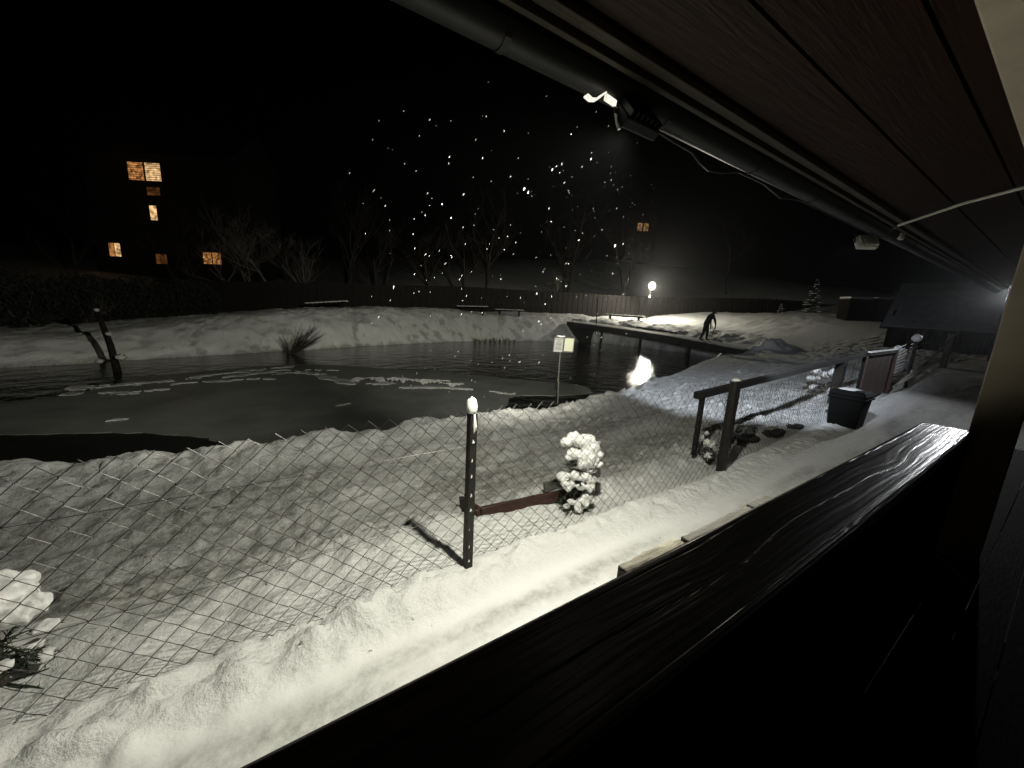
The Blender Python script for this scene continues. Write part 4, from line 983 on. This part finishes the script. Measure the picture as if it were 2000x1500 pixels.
# far lit window glimpsed high on the slope
fh = thing('hillside_cabin', (51.4, 42.8, 8), 'faint amber light of a cabin seen through twigs above the lamp', 'cabin')
obj('wall', MB().box((52.3, 43.9, 14.5), (4.5, 4, 7), Matrix.Rotation(-.6, 3, 'Z')), 'plaster_dark', fh)
cx = Vector((51.3, 42.3, 15.75))
Wf = obj('window', MB().box(cx + Vector((-.2, -.3, 0)), (2.2, .1, 1.5), Matrix.Rotation(-.57, 3, 'Z')), 'wood_dark', fh)
for k in (-.5, .5): obj('pane', MB().box(cx + Vector((-.24, -.37, 0)) + Vector((.84, -.54, 0)) * k, (.75, .04, 1.2), Matrix.Rotation(-.57, 3, 'Z')), 'window_far', Wf)

# ------------------------------------------------------------------ bare trees
def tree(base, h, label, seed, lean=(0, 0), stems=1, mat='bark', r0=.11, droop=0.0, group='bare trees behind the board fence', spread=.55, levels=4, cat='tree', name='bare_tree'):
    rs = random.Random(seed); T = thing(name, base, label, cat, group); tr = MB(); cr = MB(); b = Vector(base)
    def grow(p, d, L, r, lev, mb):
        n = 4; pts = [p]; rad = [r]; q = p.copy(); dd = d.copy()
        for i in range(n):
            dd = (dd + Vector((rs.uniform(-1, 1), rs.uniform(-1, 1), rs.uniform(-.6, .8))) * .16 + Vector((0, 0, -droop * lev * .06 + .04))).normalized()
            q = q + dd * L / n; pts.append(q.copy()); rad.append(r * (1 - .62 * (i + 1) / n))
        mb.tube(pts, rad, 6 if lev < 2 else (4 if lev < 3 else 3), False)
        if lev >= levels: return
        k = rs.randint(3, 5) if lev < 3 else rs.randint(3, 4)
        for j in range(k):
            t = rs.uniform(.3, 1.0); i = min(n - 1, int(t * n)); pp = pts[i].lerp(pts[i + 1], t * n - i)
            ax = Vector((rs.uniform(-1, 1), rs.uniform(-1, 1), rs.uniform(-.3, .7)))
            nd = (dd * (1 - spread) + ax.normalized() * spread).normalized()
            grow(pp, nd, L * rs.uniform(.5, .72), max(.006, rad[i] * .55), lev + 1, cr if lev >= 1 else mb)
    for s in range(stems):
        a = rs.uniform(0, 6.28); off = Vector((math.cos(a), math.sin(a), 0)) * (.0 if stems == 1 else .35)
        d = Vector((lean[0] + off.x * .8, lean[1] + off.y * .8, 1)).normalized()
        grow(b + off * .5 + Vector((0, 0, -.3)), d, h * rs.uniform(.42, .55), r0 * rs.uniform(.7, 1.1), 0, tr)
    obj('trunk', tr, mat, T, smooth=True); obj('crown', cr, mat, T)
sxv = Vector((.84, -.54))
TR = [((-1.2, 40.1), 9, (-.55, .35), 3, 'bark_snow', 'pale bare tree leaning left, its stems fanning before the lit house', 1, .10),
      ((1.0, 39.2), 9, (-.25, .16), 2, 'bark_snow', 'pale forked bare tree right of the low lit window', 2, .10),
      ((3.9, 38.0), 8.5, (-.5, .33), 2, 'bark_snow', 'pale bare tree leaning steeply left over the board fence', 3, .10),
      ((-13.9, 47.5), 9, (.0, 0), 1, 'bark', 'dark bare tree alone at the far left', 4, .16),
      ((8.9, 37.6), 10, (.1, 0), 2, 'bark', 'dark bare tree above the leftmost bench', 5, .12),
      ((14.0, 37.0), 11, (-.1, .05), 1, 'bark', 'tall dark bare tree standing above the middle bench', 6, .18),
      ((16.9, 35.5), 9, (-.35, .22), 2, 'bark', 'bare tree leaning left beside the tall dark one', 7, .13),
      ((24.2, 30.4), 5.2, (.1, -.05), 1, 'bark_snow', 'small crooked bare tree with snowy boughs left of the lamp', 8, .10),
      ((50.1, 26.6), 14, (.05, 0), 1, 'bark', 'tall bare tree right of the lamp', 9, .20),
      ((-7.5, 46.5), 9, (.5, -.3), 2, 'bark', 'dark bare tree crossing in front of the lit house', 10, .12),
      ((38, 33), 12, (.1, 0), 2, 'bark', 'dark bare tree below the amber cabin window', 11, .15),
      ((29, 34), 12, (-.1, 0), 2, 'bark', 'dark bare tree behind the small crooked one', 12, .15),
      ((20.5, 38), 12, (0, 0), 2, 'bark', 'dark bare tree centred behind the board fence', 13, .15),
      ((7, 43), 13, (0, 0), 2, 'bark', 'tall dark bare tree farther up the slope left of centre', 14, .16)]
for (x, y), h, ln, st_, mt, lab, sd_, r0 in TR:
    tree((x, y, gz(x, y)), h, lab, sd_ * 13 + 1, ln, st_, mt, r0, droop=.4 if sd_ == 8 else .0, spread=.68 if sd_ == 8 else .5)

def spruce(base, h, label, seed):
    rs = random.Random(seed); T = thing('young_spruce', base, label, 'spruce', 'spruces on the right-hand slope'); b = Vector(base); m = MB(); sn = MB()
    obj('trunk', MB().tube([b, b + Vector((0, 0, h))], [.06, .01], 6), 'bark', T)
    n = int(h / .22)
    for i in range(n):
        t = i / n; z = h * (.05 + .93 * t); r = h * .30 * (1 - t) + .08
        for k in range(7):
            a = rs.uniform(0, 6.28); L = r * rs.uniform(.7, 1.1); p0 = b + Vector((0, 0, z)); p1 = p0 + Vector((math.cos(a) * L, math.sin(a) * L, -.25 * L))
            for s in range(12):
                q = p0.lerp(p1, rs.uniform(.15, 1)); d = Vector((rs.uniform(-1, 1), rs.uniform(-1, 1), rs.uniform(-1, .2))) * .16; w = d.orthogonal().normalized() * .03; m.add([q - w, q + w, q + d], [(0, 1, 2)])
            if rs.random() < .6:
                sn.blob(p0.lerp(p1, .7) + Vector((0, 0, .03)), (L * .3, L * .3, .05), rs.randint(0, 9999), .3, 7, 5)
    obj('foliage', m, 'needles_far', T); obj('snow', sn, 'snow_dim', T, smooth=True)['kind'] = 'stuff'
spruce((46.7, 15.9, gz(46.7, 15.9)), 3.6, 'taller snow dusted spruce on the right-hand slope', 3)
spruce((44.1, 17.6, gz(44.1, 17.6)), 1.1, 'smallest spruce, half hidden at the end of the board fence', 4)
# two snow covered tables behind the shed
for i, (x, y, lab) in enumerate([(40.1, 10.8, 'snow covered crate behind the shed, left of two'), (41.9, 9.6, 'snow covered crate behind the shed, right of two')]):
    g = gz(x, y); T = thing('storage_crate', (x, y, g), lab, 'crate', 'crates behind the shed'); Rz = Matrix.Rotation(-.57, 3, 'Z')
    obj('body', MB().box((x, y, g + .75), (1.8, 1.0, 1.7), Rz), 'wood_dark', T, bevel=.03)
    obj('slat', MB().box((x, y, g + 1.63), (1.9, 1.1, .05), Rz), 'wood_grey', T); obj('snow', MB().box((x, y, g + 1.74), (1.85, 1.05, .14), Rz), 'snow_dim', T, bevel=.05)

# ------------------------------------------------------------------ dead grass poking through, falling snow
def grass():
    rs = random.Random(77); m = MB()
    for i in range(520):
        x = rs.uniform(-2.5, 9); y = rs.uniform(2.3, 4.9)
        z = gz(x, y) if False else None
        m.v.append((x, y)); 
    xs = np.array([p[0] for p in m.v]); ys = np.array([p[1] for p in m.v]); zs = height(xs, ys); m = MB()
    for x, y, z in zip(xs, ys, zs):
        for k in range(rs.randint(1, 4)):
            d = Vector((rs.uniform(-1, 1), rs.uniform(-1, 1), rs.uniform(.3, 1))).normalized() * rs.uniform(.02, .07); w = Vector((rs.uniform(-1, 1), rs.uniform(-1, 1), 0)) * .0022
            p = Vector((x + rs.uniform(-.02, .02), y + rs.uniform(-.02, .02), z - .004)); m.add([p - w, p + w, p + d], [(0, 1, 2)])
    o = obj('dead_grass', m, 'grass_dead'); tag(o, 'sparse dead grass stems poking through the snow behind the fence', 'grass', kind='stuff')
grass()
def snowfall():
    rs = random.Random(5); m = MB(); n = 0
    while n < 340:
        v = rs.uniform(1.9, 6.5); u = v * rs.uniform(.18, 1.25) + rs.uniform(-.1, .3); z = rs.uniform(.5, 4.4)
        # inside the beam
        d = Vector((u - 1.36, v - 1.3, z - 2.53)); ax = Vector((9.64, 20.2, -1.9)).normalized()
        if d.normalized().dot(ax) < .80: continue
        n += 1; s = (.0006 + .0012 * rs.random() ** 1.7) * (.6 + .24 * v); tl = Vector((rs.uniform(.1, .7), -rs.uniform(0, .5), 1)).normalized()
        k = rs.randint(3, 6); p = Vector((u, v, z))
        for j in range(k):
            m.blob(p + tl * (j - k / 2) * s * 1.9 + Vector((rs.uniform(-1, 1), rs.uniform(-1, 1), rs.uniform(-1, 1))) * s * .5, (s * rs.uniform(.6, 1.1), s * rs.uniform(.6, 1.1), s * rs.uniform(.8, 1.5)), n * 5 + j, .5, 6, 4)
    o = obj('falling_snow', m, 'snow'); tag(o, 'ragged snowflakes falling through the floodlight beam', 'snow', kind='stuff')
snowfall()


# ------------------------------------------------------------------ snowy air
hm = bpy.data.materials.new('haze_air'); hm.use_nodes = True; n = hm.node_tree; n.nodes.clear()
ho = n.nodes.new('ShaderNodeOutputMaterial'); pv = n.nodes.new('ShaderNodeVolumePrincipled')
pv.inputs['Color'].default_value = (.9, .92, .95, 1); pv.inputs['Density'].default_value = .0006; pv.inputs['Anisotropy'].default_value = .88
n.links.new(pv.outputs[0], ho.inputs['Volume']); MAT['haze_air'] = hm
hz = obj('haze', MB().box((10, 42, 14), (212, 148, 36)), 'haze_air'); tag(hz, kind='stuff'); hz['label'] = 'thin snowy night air around the whole place'
